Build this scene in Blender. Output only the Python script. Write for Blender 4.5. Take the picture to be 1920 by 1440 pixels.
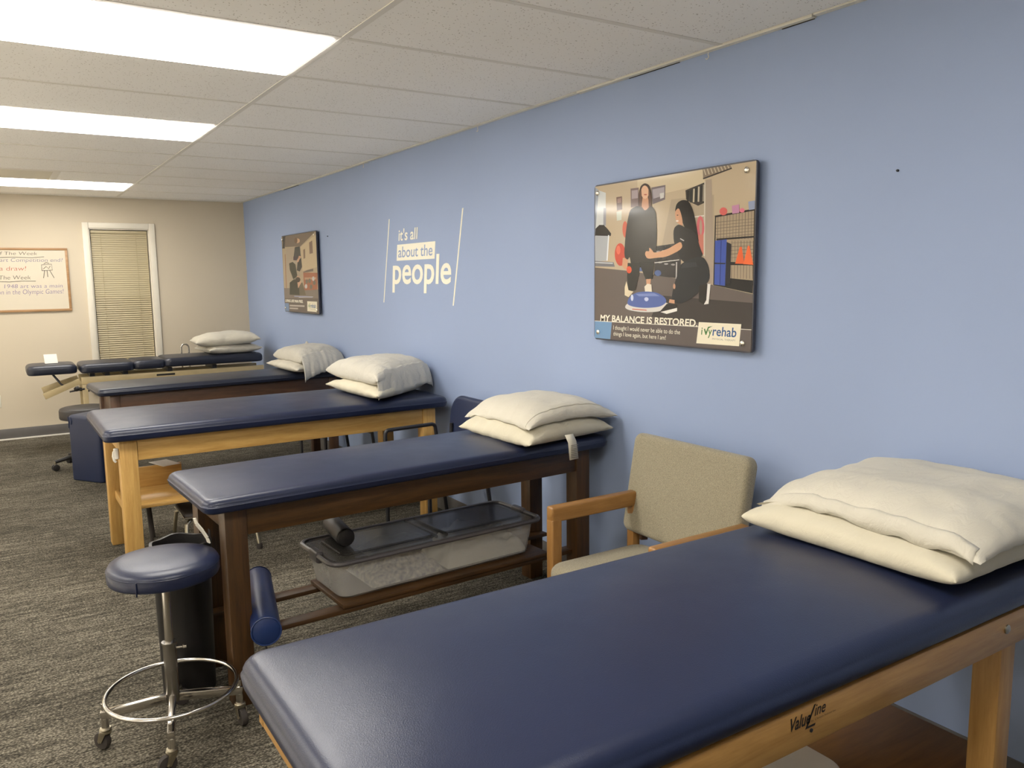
import bpy, bmesh, math, random
from mathutils import Vector, Matrix, noise
from mathutils.geometry import tessellate_polygon

scene = bpy.context.scene
for o in list(bpy.data.objects):
    bpy.data.objects.remove(o, do_unlink=True)
C = scene.collection
R = math.radians
random.seed(7)

# ------------------------------------------------------------------ camera
CAM = Vector((-2.3395, 0.0, 1.4775))
YAW, PITCH, ROLL = R(32.4837), R(7.4881), R(-0.7065)
fw = Vector((math.sin(YAW) * math.cos(PITCH), math.cos(YAW) * math.cos(PITCH), -math.sin(PITCH)))
rt = fw.cross(Vector((0, 0, 1))).normalized()
up = rt.cross(fw)
r2 = rt * math.cos(ROLL) + up * math.sin(ROLL)
u2 = up * math.cos(ROLL) - rt * math.sin(ROLL)
cd = bpy.data.cameras.new('camera')
cd.sensor_width = 36.0
cd.lens = 36.0 * 1514.53 / 1920.0
cd.clip_start = 0.05
cam = bpy.data.objects.new('camera', cd)
C.objects.link(cam)
M = Matrix((r2, u2, -fw)).transposed().to_4x4()
M.translation = CAM
cam.matrix_world = M
scene.camera = cam

# ------------------------------------------------------------------ world, exposure
w = bpy.data.worlds.new('world')
scene.world = w
w.use_nodes = True
w.node_tree.nodes['Background'].inputs[0].default_value = (0.02, 0.02, 0.02, 1)
w.node_tree.nodes['Background'].inputs[1].default_value = 1.0
scene.view_settings.view_transform = 'Standard'
scene.view_settings.look = 'None'
scene.view_settings.gamma = 1.0
scene.view_settings.use_curve_mapping = False
scene.view_settings.exposure = 1.46
LAMP_STRENGTH = 6.0                     # the ceiling panels
LAMP_COLOR = (1.0, 0.955, 0.88, 1)

# ------------------------------------------------------------------ colours and materials
def lin(c):
    r = []
    for k in c[:3]:
        k = k / 255.0
        r.append(k / 12.92 if k <= 0.04045 else ((k + 0.055) / 1.055) ** 2.4)
    return (r[0], r[1], r[2], 1.0)

def newmat(name):
    m = bpy.data.materials.new(name)
    m.use_nodes = True
    nt = m.node_tree
    return m, nt, nt.nodes['Principled BSDF']

def coords(nt, scale, kind='Object'):
    tc = nt.nodes.new('ShaderNodeTexCoord')
    mp = nt.nodes.new('ShaderNodeMapping')
    mp.inputs['Scale'].default_value = scale
    nt.links.new(tc.outputs[kind], mp.inputs['Vector'])
    return mp.outputs['Vector']

def noise_node(nt, vec, scale, detail=4, rough=0.5, dist=0.0):
    n = nt.nodes.new('ShaderNodeTexNoise')
    n.inputs['Scale'].default_value = scale
    n.inputs['Detail'].default_value = detail
    n.inputs['Roughness'].default_value = rough
    n.inputs['Distortion'].default_value = dist
    nt.links.new(vec, n.inputs['Vector'])
    return n.outputs['Fac']

def ramp(nt, fac, stops):
    r = nt.nodes.new('ShaderNodeValToRGB')
    els = r.color_ramp.elements
    while len(els) < len(stops):
        els.new(0.5)
    for e, (p, c) in zip(els, stops):
        e.position = p
        e.color = c if len(c) == 4 else lin(c)
    nt.links.new(fac, r.inputs['Fac'])
    return r.outputs['Color']

def bump(nt, bs, fac, strength, dist=0.002):
    b = nt.nodes.new('ShaderNodeBump')
    b.inputs['Strength'].default_value = strength
    b.inputs['Distance'].default_value = dist
    nt.links.new(fac, b.inputs['Height'])
    nt.links.new(b.outputs['Normal'], bs.inputs['Normal'])

def plain(name, rgb, rough=0.5, metal=0.0, var=0.06, nscale=8.0, bmp=0.0, bscale=200.0, coat=0.0, spec=0.5):
    m, nt, bs = newmat(name)
    v = coords(nt, (1, 1, 1))
    f = noise_node(nt, v, nscale, 3)
    c = lin(rgb)
    lo = tuple(max(0, x * (1 - var)) for x in c[:3]) + (1,)
    hi = tuple(min(1, x * (1 + var)) for x in c[:3]) + (1,)
    nt.links.new(ramp(nt, f, [(0.3, lo), (0.7, hi)]), bs.inputs['Base Color'])
    bs.inputs['Roughness'].default_value = rough
    bs.inputs['Metallic'].default_value = metal
    bs.inputs['Specular IOR Level'].default_value = spec
    if coat:
        bs.inputs['Coat Weight'].default_value = coat
        bs.inputs['Coat Roughness'].default_value = 0.12
    if bmp:
        bump(nt, bs, noise_node(nt, v, bscale, 3), bmp, 0.001)
    return m

def wood(name, dark, light, axis='x', rough=0.42):
    m, nt, bs = newmat(name)
    s = {'x': (1.2, 14, 14), 'y': (14, 1.2, 14), 'z': (14, 14, 1.2)}[axis]
    v = coords(nt, s)
    f = noise_node(nt, v, 2.6, 8, 0.62, 0.6)
    f2 = noise_node(nt, v, 16.0, 4, 0.6, 0.2)
    mx = nt.nodes.new('ShaderNodeMath'); mx.operation = 'MULTIPLY_ADD'
    nt.links.new(f2, mx.inputs[0]); mx.inputs[1].default_value = 0.35
    nt.links.new(f, mx.inputs[2])
    nt.links.new(ramp(nt, mx.outputs[0], [(0.45, dark), (0.85, light)]), bs.inputs['Base Color'])
    bs.inputs['Roughness'].default_value = rough
    bump(nt, bs, f2, 0.08, 0.001)
    return m

def vinyl(name, rgb, rough=0.33):
    m, nt, bs = newmat(name)
    v = coords(nt, (1, 1, 1))
    f = noise_node(nt, v, 3.0, 4)
    c = lin(rgb)
    lo = tuple(x * 0.86 for x in c[:3]) + (1,)
    nt.links.new(ramp(nt, f, [(0.3, lo), (0.75, c)]), bs.inputs['Base Color'])
    rr = nt.nodes.new('ShaderNodeMapRange')
    rr.inputs['To Min'].default_value = rough - 0.05
    rr.inputs['To Max'].default_value = rough + 0.07
    nt.links.new(noise_node(nt, v, 9.0, 5), rr.inputs['Value'])
    nt.links.new(rr.outputs['Result'], bs.inputs['Roughness'])
    bs.inputs['Specular IOR Level'].default_value = 0.55
    vo = nt.nodes.new('ShaderNodeTexVoronoi'); vo.inputs['Scale'].default_value = 420.0
    nt.links.new(v, vo.inputs['Vector'])
    mm = nt.nodes.new('ShaderNodeMath'); mm.operation = 'MULTIPLY_ADD'
    nt.links.new(noise_node(nt, v, 5.0, 3), mm.inputs[0]); mm.inputs[1].default_value = 3.0
    nt.links.new(vo.outputs['Distance'], mm.inputs[2])
    bump(nt, bs, mm.outputs[0], 0.10, 0.002)
    return m

def cloth(name, rgb, weave=900.0, wrinkle=0.35):
    m, nt, bs = newmat(name)
    v = coords(nt, (1, 1, 1))
    c = lin(rgb)
    f = noise_node(nt, v, 5.0, 5)
    lo = tuple(x * 0.93 for x in c[:3]) + (1,)
    nt.links.new(ramp(nt, f, [(0.3, lo), (0.7, c)]), bs.inputs['Base Color'])
    bs.inputs['Roughness'].default_value = 0.9
    bs.inputs['Sheen Weight'].default_value = 0.15
    n1 = noise_node(nt, coords(nt, (1.0, 2.2, 1.6)), 11.0, 6, 0.6, 0.8)
    n2 = noise_node(nt, v, weave, 2)
    mm = nt.nodes.new('ShaderNodeMath'); mm.operation = 'MULTIPLY_ADD'
    nt.links.new(n2, mm.inputs[0]); mm.inputs[1].default_value = 0.06
    nt.links.new(n1, mm.inputs[2])
    bump(nt, bs, mm.outputs[0], wrinkle, 0.02)
    return m

def fabric(name, c0, c1, scale=330.0):
    m, nt, bs = newmat(name)
    v = coords(nt, (1, 1, 1))
    f = noise_node(nt, v, scale, 2, 0.6)
    nt.links.new(ramp(nt, f, [(0.32, c0), (0.68, c1)]), bs.inputs['Base Color'])
    bs.inputs['Roughness'].default_value = 0.95
    bs.inputs['Sheen Weight'].default_value = 0.2
    bump(nt, bs, f, 0.4, 0.002)
    return m

def seethrough(name, rgb, alpha, rough=0.25):
    m, nt, bs = newmat(name)
    v = coords(nt, (1, 1, 1))
    f = noise_node(nt, v, 14.0, 3)
    c = lin(rgb)
    nt.links.new(ramp(nt, f, [(0.3, tuple(x * 0.94 for x in c[:3]) + (1,)), (0.7, c)]), bs.inputs['Base Color'])
    bs.inputs['Roughness'].default_value = rough
    bs.inputs['Alpha'].default_value = alpha
    return m

MAT = {}
MAT['blue_paint'] = plain('blue_wall_paint', (155, 171, 204), 0.62, var=0.02, nscale=1.2, bmp=0.12, bscale=160, spec=0.3)
MAT['cream_paint'] = plain('cream_wall_paint', (206, 194, 172), 0.65, var=0.02, nscale=1.2, bmp=0.10, bscale=160, spec=0.3)
MAT['white_paint'] = plain('white_wall_paint', (242, 238, 228), 0.65, var=0.02, nscale=1.2, spec=0.3)
MAT['bounce_floor'] = plain('pale_bounce_floor', (236, 230, 218), 0.5, var=0.05, nscale=3.0)  # pale colour chosen so the added floor brightens the ceiling
MAT['trim_white'] = plain('white_trim_paint', (226, 219, 203), 0.42, var=0.02)
MAT['base_vinyl'] = plain('grey_baseboard_vinyl', (98, 95, 93), 0.45)
MAT['metal_strip'] = plain('grid_white_metal', (232, 227, 216), 0.5, var=0.02)
MAT['wall_angle'] = plain('wall_angle_metal', (232, 228, 216), 0.5, var=0.03)
MAT['slat'] = plain('blind_slat_plastic', (186, 173, 140), 0.5, var=0.02)
MAT['cord'] = plain('blind_cord', (165, 150, 118), 0.8)
MAT['navy'] = vinyl('navy_vinyl', (27, 35, 62))
MAT['navy_dark'] = vinyl('navy_vinyl_faded', (33, 38, 54), 0.34)
MAT['navy_bright'] = vinyl('blue_vinyl_bolster', (28, 52, 104), 0.34)
MAT['block'] = vinyl('blue_cover_vinyl', (26, 38, 70), 0.5)
MAT['black_vinyl'] = vinyl('black_vinyl', (42, 38, 38), 0.45)
for ax in 'xyz':
    MAT['maple_' + ax] = wood('maple_' + ax, (160, 118, 62), (190, 148, 88), ax)
    MAT['oak_' + ax] = wood('oak_' + ax, (176, 134, 70), (206, 166, 98), ax)
    MAT['walnut_' + ax] = wood('walnut_' + ax, (50, 33, 16), (86, 58, 28), ax)
    MAT['dark_' + ax] = wood('dark_stain_' + ax, (62, 44, 34), (92, 66, 48), ax)
    MAT['chair_' + ax] = wood('chair_oak_' + ax, (130, 91, 46), (162, 119, 66), ax, 0.35)
    MAT['shelf_' + ax] = wood('shelf_ply_' + ax, (104, 70, 30), (126, 88, 42), ax, 0.5)
MAT['pillow'] = cloth('white_pillow_cotton', (206, 200, 184))
MAT['pillow_warm'] = cloth('cream_pillow_cover', (208, 200, 177), wrinkle=0.25)
MAT['pillow_grey'] = cloth('white_pillowcase_linen', (203, 198, 185), wrinkle=0.55)
MAT['tag'] = plain('white_care_tag', (215, 208, 190), 0.8)
MAT['ink'] = plain('black_ink', (34, 28, 24), 0.6)
MAT['tagink'] = plain('grey_tag_print', (130, 124, 112), 0.8)
MAT['tweed'] = fabric('beige_tweed', (126, 118, 99), (164, 155, 131))
MAT['chrome'] = plain('chrome', (206, 202, 196), 0.16, 1.0, var=0.02)
MAT['sleeve'] = plain('dull_chrome_sleeve', (150, 146, 140), 0.25, 1.0, var=0.03)
MAT['steel'] = plain('zinc_steel', (180, 172, 152), 0.35, 1.0, var=0.05)
MAT['rubber'] = plain('dark_rubber', (58, 52, 48), 0.7)
MAT['black_plastic'] = plain('black_plastic', (32, 30, 30), 0.45)
MAT['black_metal'] = plain('black_enamel_tube', (36, 35, 38), 0.38)
MAT['beige_metal'] = plain('beige_enamel_steel', (206, 186, 142), 0.42)
MAT['white_plastic'] = plain('white_plastic', (226, 220, 206), 0.4)
MAT['clearbox'] = seethrough('frosted_clear_plastic', (206, 203, 196), 0.34, 0.3)
MAT['smoke_lid'] = seethrough('smoked_grey_lid', (46, 45, 46), 0.42, 0.16)
MAT['lid_rim'] = plain('grey_lid_rim', (84, 80, 80), 0.3)
MAT['linen'] = cloth('white_linen', (236, 230, 216), wrinkle=0.6)
MAT['plaid'] = fabric('patterned_towel', (150, 152, 158), (226, 220, 206), 60.0)
MAT['tan'] = vinyl('tan_bolster_vinyl', (150, 128, 100), 0.5)
MAT['paper'] = plain('white_paper', (238, 234, 224), 0.7, var=0.01)
MAT['whiteboard'] = plain('whiteboard_surface', (212, 202, 182), 0.25, var=0.01)
MAT['board_frame'] = wood('whiteboard_frame_oak', (152, 112, 72), (178, 140, 98), 'x')
MAT['decal'] = plain('white_wall_vinyl', (244, 240, 222), 0.5, var=0.01)
MAT['screw'] = plain('brushed_standoff', (220, 216, 206), 0.25, 1.0)
MAT['board_edge'] = plain('poster_board_dark_edge', (56, 56, 66), 0.4)
MAT['print_white'] = plain('print_white', (240, 234, 216), 0.25, var=0.0)
MAT['print_green'] = plain('print_green', (70, 120, 62), 0.25, var=0.0)
MAT['print_blue'] = plain('print_blue', (52, 90, 140), 0.25, var=0.0)
MAT['print_grey'] = plain('print_grey', (150, 146, 136), 0.25, var=0.0)
for n, c in (('black', (66, 60, 52)), ('red', (176, 84, 66)), ('violet', (112, 98, 140)), ('blue', (104, 104, 132))):
    MAT['marker_' + n] = plain('marker_' + n, c, 0.6)
MAT['grille_dark'] = plain('return_grille_dark', (226, 219, 200), 0.6)
MAT['dark_gap'] = plain('dark_gap', (40, 36, 32), 0.9)

# ceiling tile with pin holes
def tile_mat():
    m, nt, bs = newmat('mineral_fibre_tile')
    v = coords(nt, (1, 1, 1))
    vo = nt.nodes.new('ShaderNodeTexVoronoi'); vo.inputs['Scale'].default_value = 75.0
    nt.links.new(v, vo.inputs['Vector'])
    n = noise_node(nt, v, 24.0, 4)
    mm = nt.nodes.new('ShaderNodeMath'); mm.operation = 'MULTIPLY_ADD'
    nt.links.new(n, mm.inputs[0]); mm.inputs[1].default_value = -0.28
    nt.links.new(vo.outputs['Distance'], mm.inputs[2])
    col = ramp(nt, mm.outputs[0], [(0.0, (190, 182, 170)), (0.035, (252, 249, 243))])
    nt.links.new(col, bs.inputs['Base Color'])
    bs.inputs['Roughness'].default_value = 0.95
    bs.inputs['Specular IOR Level'].default_value = 0.1
    bump(nt, bs, n, 0.15, 0.003)
    return m
MAT['tile'] = tile_mat()

def carpet_mat():
    m, nt, bs = newmat('grey_loop_carpet')
    a = noise_node(nt, coords(nt, (4.0, 60.0, 1)), 1.0, 6, 0.7)
    b = noise_node(nt, coords(nt, (120.0, 200.0, 1)), 1.0, 2, 0.6)
    d = noise_node(nt, coords(nt, (1.2, 2.6, 1)), 1.0, 4)
    e = noise_node(nt, coords(nt, (14.0, 34.0, 1)), 1.0, 3, 0.6)
    vo = nt.nodes.new('ShaderNodeTexVoronoi')
    vo.inputs['Scale'].default_value = 1.0
    nt.links.new(coords(nt, (120.0, 190.0, 1)), vo.inputs['Vector'])
    def mad(x, k, y):
        q = nt.nodes.new('ShaderNodeMath'); q.operation = 'MULTIPLY_ADD'
        nt.links.new(x, q.inputs[0]); q.inputs[1].default_value = k
        if y is None:
            q.inputs[2].default_value = 0.0
        else:
            nt.links.new(y, q.inputs[2])
        return q.outputs[0]
    s = mad(vo.outputs['Distance'], -0.22, mad(e, 0.14, mad(d, 0.15, mad(b, 0.45, mad(a, 0.45, None)))))
    col = ramp(nt, s, [(0.36, (44, 42, 36)), (0.49, (84, 79, 69)), (0.66, (154, 147, 131))])
    nt.links.new(col, bs.inputs['Base Color'])
    bs.inputs['Roughness'].default_value = 1.0
    bs.inputs['Specular IOR Level'].default_value = 0.1
    bump(nt, bs, s, 0.8, 0.006)
    return m
MAT['carpet'] = carpet_mat()

def emit_mat():
    m = bpy.data.materials.new('lit_diffuser')
    m.use_nodes = True
    nt = m.node_tree
    nt.nodes.remove(nt.nodes['Principled BSDF'])
    e = nt.nodes.new('ShaderNodeEmission')
    e.inputs['Color'].default_value = LAMP_COLOR
    e.inputs['Strength'].default_value = LAMP_STRENGTH
    nt.links.new(e.outputs[0], nt.nodes['Material Output'].inputs['Surface'])
    return m
MAT['lamp'] = emit_mat()

def print_mat():
    m, nt, bs = newmat('glossy_poster_print')
    at = nt.nodes.new('ShaderNodeAttribute'); at.attribute_name = 'Col'
    nt.links.new(at.outputs['Color'], bs.inputs['Base Color'])
    bs.inputs['Roughness'].default_value = 0.3
    rr = nt.nodes.new('ShaderNodeMapRange')
    rr.inputs['To Min'].default_value = 0.07; rr.inputs['To Max'].default_value = 0.10
    nt.links.new(noise_node(nt, coords(nt, (1, 1, 1)), 4.0, 3), rr.inputs['Value'])
    nt.links.new(rr.outputs['Result'], bs.inputs['Roughness'])
    bs.inputs['Specular IOR Level'].default_value = 0.5
    return m
MAT['print'] = print_mat()

# ------------------------------------------------------------------ mesh building
class MB:
    def __init__(self):
        self.v = []; self.f = []
    def add(self, vs, fs):
        o = len(self.v)
        self.v += [tuple(p) for p in vs]
        self.f += [tuple(i + o for i in q) for q in fs]
        return self
    def box(self, x0, x1, y0, y1, z0, z1):
        vs = [(x0, y0, z0), (x1, y0, z0), (x1, y1, z0), (x0, y1, z0), (x0, y0, z1), (x1, y0, z1), (x1, y1, z1), (x0, y1, z1)]
        return self.add(vs, [(0, 3, 2, 1), (4, 5, 6, 7), (0, 1, 5, 4), (1, 2, 6, 5), (2, 3, 7, 6), (3, 0, 4, 7)])
    def bar(self, p0, p1, w, h, upv=(0, 0, 1)):
        p0, p1 = Vector(p0), Vector(p1)
        d = (p1 - p0).normalized(); s = d.cross(Vector(upv)).normalized(); u = s.cross(d)
        vs = []
        for p in (p0, p1):
            for a, b in ((-1, -1), (1, -1), (1, 1), (-1, 1)):
                vs.append(p + s * (a * w / 2) + u * (b * h / 2))
        return self.add(vs, [(0, 1, 2, 3), (7, 6, 5, 4), (0, 4, 5, 1), (1, 5, 6, 2), (2, 6, 7, 3), (3, 7, 4, 0)])
    def tube(self, pts, r, n=10, closed=False):
        pts = [Vector(p) for p in pts]
        m = len(pts)
        rings = []
        prev = None
        for i, p in enumerate(pts):
            if closed:
                d = pts[(i + 1) % m] - pts[i - 1]
            else:
                d = pts[min(i + 1, m - 1)] - pts[max(i - 1, 0)]
            d.normalize()
            if prev is None:
                a = Vector((0, 0, 1)) if abs(d.z) < 0.9 else Vector((1, 0, 0))
                nrm = d.cross(a).normalized()
            else:
                nrm = (prev - d * prev.dot(d)).normalized()
            prev = nrm
            bn = d.cross(nrm)
            rad = r[i] if isinstance(r, (list, tuple)) else r
            rings.append([p + (nrm * math.cos(2 * math.pi * k / n) + bn * math.sin(2 * math.pi * k / n)) * rad for k in range(n)])
        vs = [q for ring in rings for q in ring]
        fs = []
        for i in range(m if closed else m - 1):
            j = (i + 1) % m
            for k in range(n):
                k2 = (k + 1) % n
                fs.append((i * n + k, i * n + k2, j * n + k2, j * n + k))
        if not closed:
            fs.append(tuple(range(n - 1, -1, -1)))
            fs.append(tuple((m - 1) * n + k for k in range(n)))
        return self.add(vs, fs)
    def lathe(self, prof, n=32, c=(0, 0, 0), axis=None):
        vs = []
        for r, z in prof:
            for k in range(n):
                a = 2 * math.pi * k / n
                vs.append(Vector((r * math.cos(a), r * math.sin(a), z)))
        fs = []
        for i in range(len(prof) - 1):
            for k in range(n):
                k2 = (k + 1) % n
                fs.append((i * n + k, i * n + k2, (i + 1) * n + k2, (i + 1) * n + k))
        fs.append(tuple(range(n - 1, -1, -1)))
        fs.append(tuple((len(prof) - 1) * n + k for k in range(n)))
        if axis is not None:
            q = Vector((0, 0, 1)).rotation_difference(Vector(axis).normalized())
            vs = [q @ p for p in vs]
        c = Vector(c)
        return self.add([p + c for p in vs], fs)
    def prism(self, poly, z0, z1):
        n = len(poly)
        vs = [(x, y, z0) for x, y in poly] + [(x, y, z1) for x, y in poly]
        fs = [tuple(range(n - 1, -1, -1)), tuple(range(n, 2 * n))] + [(i, (i + 1) % n, n + (i + 1) % n, n + i) for i in range(n)]
        return self.add(vs, fs)
    def slab(self, L, W, T, rc, ret, reb=None, crown=0.0, n=8, c=(0, 0, 0), puff=0.0, soft=0.30):
        """rounded cushion, base at c, z from 0 to T; the top domes up smoothly by crown"""
        reb = ret if reb is None else reb
        nx = max(1, min(22, int((L - 2 * rc) / .05))) if crown > .008 else 1
        ny = max(1, min(22, int((W - 2 * rc) / .05))) if crown > .008 else 1
        def outline(ins):
            hx, hy = L / 2 - ins, W / 2 - ins
            r = max(min(rc - ins * 0.6, hx, hy), 0.004)
            r = min(r, hx, hy)
            pts = []
            cs = ((hx - r, hy - r, 0, nx), (-hx + r, hy - r, 90, ny), (-hx + r, -hy + r, 180, nx), (hx - r, -hy + r, 270, ny))
            for q, (cx, cy, a0, kk) in enumerate(cs):
                for k in range(n + 1):
                    a = R(a0 + 90.0 * k / n)
                    pts.append((cx + r * math.cos(a), cy + r * math.sin(a)))
                nx_, ny_, a1, _ = cs[(q + 1) % 4]
                p0 = pts[-1]; p1 = (nx_ + r * math.cos(R(a1)), ny_ + r * math.sin(R(a1)))
                for k in range(1, kk):
                    t = k / kk
                    t = t - .10 * math.sin(2 * math.pi * t)
                    pts.append((p0[0] + (p1[0] - p0[0]) * t, p0[1] + (p1[1] - p0[1]) * t))
            return pts
        mw = min(L, W) / 2
        def g(d):
            t = min(1.0, max(0.0, d) / min(soft, mw))
            return 1 - (1 - t) ** 2.2
        def dome(x, y, ins):
            return crown * g(L / 2 - abs(x) - ret * .6) * g(W / 2 - abs(y) - ret * .6)
        rings = []
        for k in range(5):
            a = R(90 * k / 4)
            rings.append((reb * (1 - math.sin(a)), reb * (1 - math.cos(a)), 0))
        if puff:
            rings.append((-puff, T * 0.5, 0))
        for k in range(7):
            a = R(90 * k / 6)
            rings.append((ret * (1 - math.cos(a)), T - ret + ret * math.sin(a), 1))
        for t in (0.06, 0.14, 0.24, 0.36, 0.5, 0.66, 0.82, 0.95):
            ins = ret + (mw - ret) * t
            rings.append((min(ins, mw - 0.003), T, 1))
        vs = []
        for ins, z, f in rings:
            vs += [(x + c[0], y + c[1], z + c[2] + (dome(x, y, ins) if f else 0)) for x, y in outline(ins)]
        m = len(outline(0))
        fs = [tuple(range(m - 1, -1, -1))]
        for i in range(len(rings) - 1):
            for k in range(m):
                k2 = (k + 1) % m
                fs.append((i * m + k, i * m + k2, (i + 1) * m + k2, (i + 1) * m + k))
        # close the middle with a strip of quads
        b = (len(rings) - 1) * m
        fs.append(tuple(b + k for k in range(m)))
        return self.add(vs, fs)
    def move(self, mtx):
        self.v = [tuple(mtx @ Vector(p)) for p in self.v]
        return self
    def build(self, name, mat, parent=None, bevel=0.0, smooth=True, seg=2, angle=40):
        bm = bmesh.new()
        vv = [bm.verts.new(p) for p in self.v]
        for q in self.f:
            try:
                bm.faces.new([vv[i] for i in q])
            except ValueError:
                pass
        if bevel:
            bmesh.ops.bevel(bm, geom=list(bm.edges), offset=bevel, segments=seg, affect='EDGES', profile=0.5, clamp_overlap=True)
        bmesh.ops.recalc_face_normals(bm, faces=bm.faces)
        me = bpy.data.meshes.new(name)
        bm.to_mesh(me); bm.free()
        if smooth:
            me.shade_smooth()
            me.set_sharp_from_angle(angle=R(angle))
        me.materials.append(MAT[mat] if isinstance(mat, str) else mat)
        return link(name, me, parent)

def link(name, me, parent=None):
    o = bpy.data.objects.new(name, me)
    C.objects.link(o)
    if parent:
        o.parent = parent
    return o

def tag(o, label=None, cat=None, group=None, kind=None):
    if label: o['label'] = label
    if cat: o['category'] = cat
    if group: o['group'] = group
    if kind: o['kind'] = kind
    return o

def thing(name, label, cat, loc=(0, 0, 0), rz=0.0, group=None):
    o = bpy.data.objects.new(name, None)
    C.objects.link(o)
    o.empty_display_size = 0.1
    o.location = loc
    o.rotation_euler = (0, 0, rz)
    return tag(o, label, cat, group)

def struct(name, mb, mat, parent=None, **k):
    o = mb.build(name, mat, parent, **k)
    if parent is None:
        o['kind'] = 'structure'
    return o

def arc(c, r, a0, a1, n, plane='xz'):
    out = []
    for k in range(n + 1):
        a = R(a0 + (a1 - a0) * k / n)
        p, q = r * math.cos(a), r * math.sin(a)
        if plane == 'xz': out.append((c[0] + p, c[1], c[2] + q))
        elif plane == 'yz': out.append((c[0], c[1] + p, c[2] + q))
        else: out.append((c[0] + p, c[1] + q, c[2]))
    return out

def text_verts(s, bold=0.0, shear=0.0, spacing=1.0):
    cu = bpy.data.curves.new('lettering', 'FONT')
    cu.body = s
    cu.size = 1.0
    cu.offset = bold
    cu.shear = shear
    cu.space_character = spacing
    cu.resolution_u = 4
    ob = bpy.data.objects.new('lettering', cu)
    C.objects.link(ob)
    bpy.context.view_layer.update()
    dg = bpy.context.evaluated_depsgraph_get()
    me = bpy.data.meshes.new_from_object(ob.evaluated_get(dg))
    vs = [tuple(v.co) for v in me.vertices]
    fs = [tuple(p.vertices) for p in me.polygons]
    bpy.data.objects.remove(ob, do_unlink=True)
    bpy.data.curves.remove(cu)
    bpy.data.meshes.remove(me)
    return vs, fs

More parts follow.
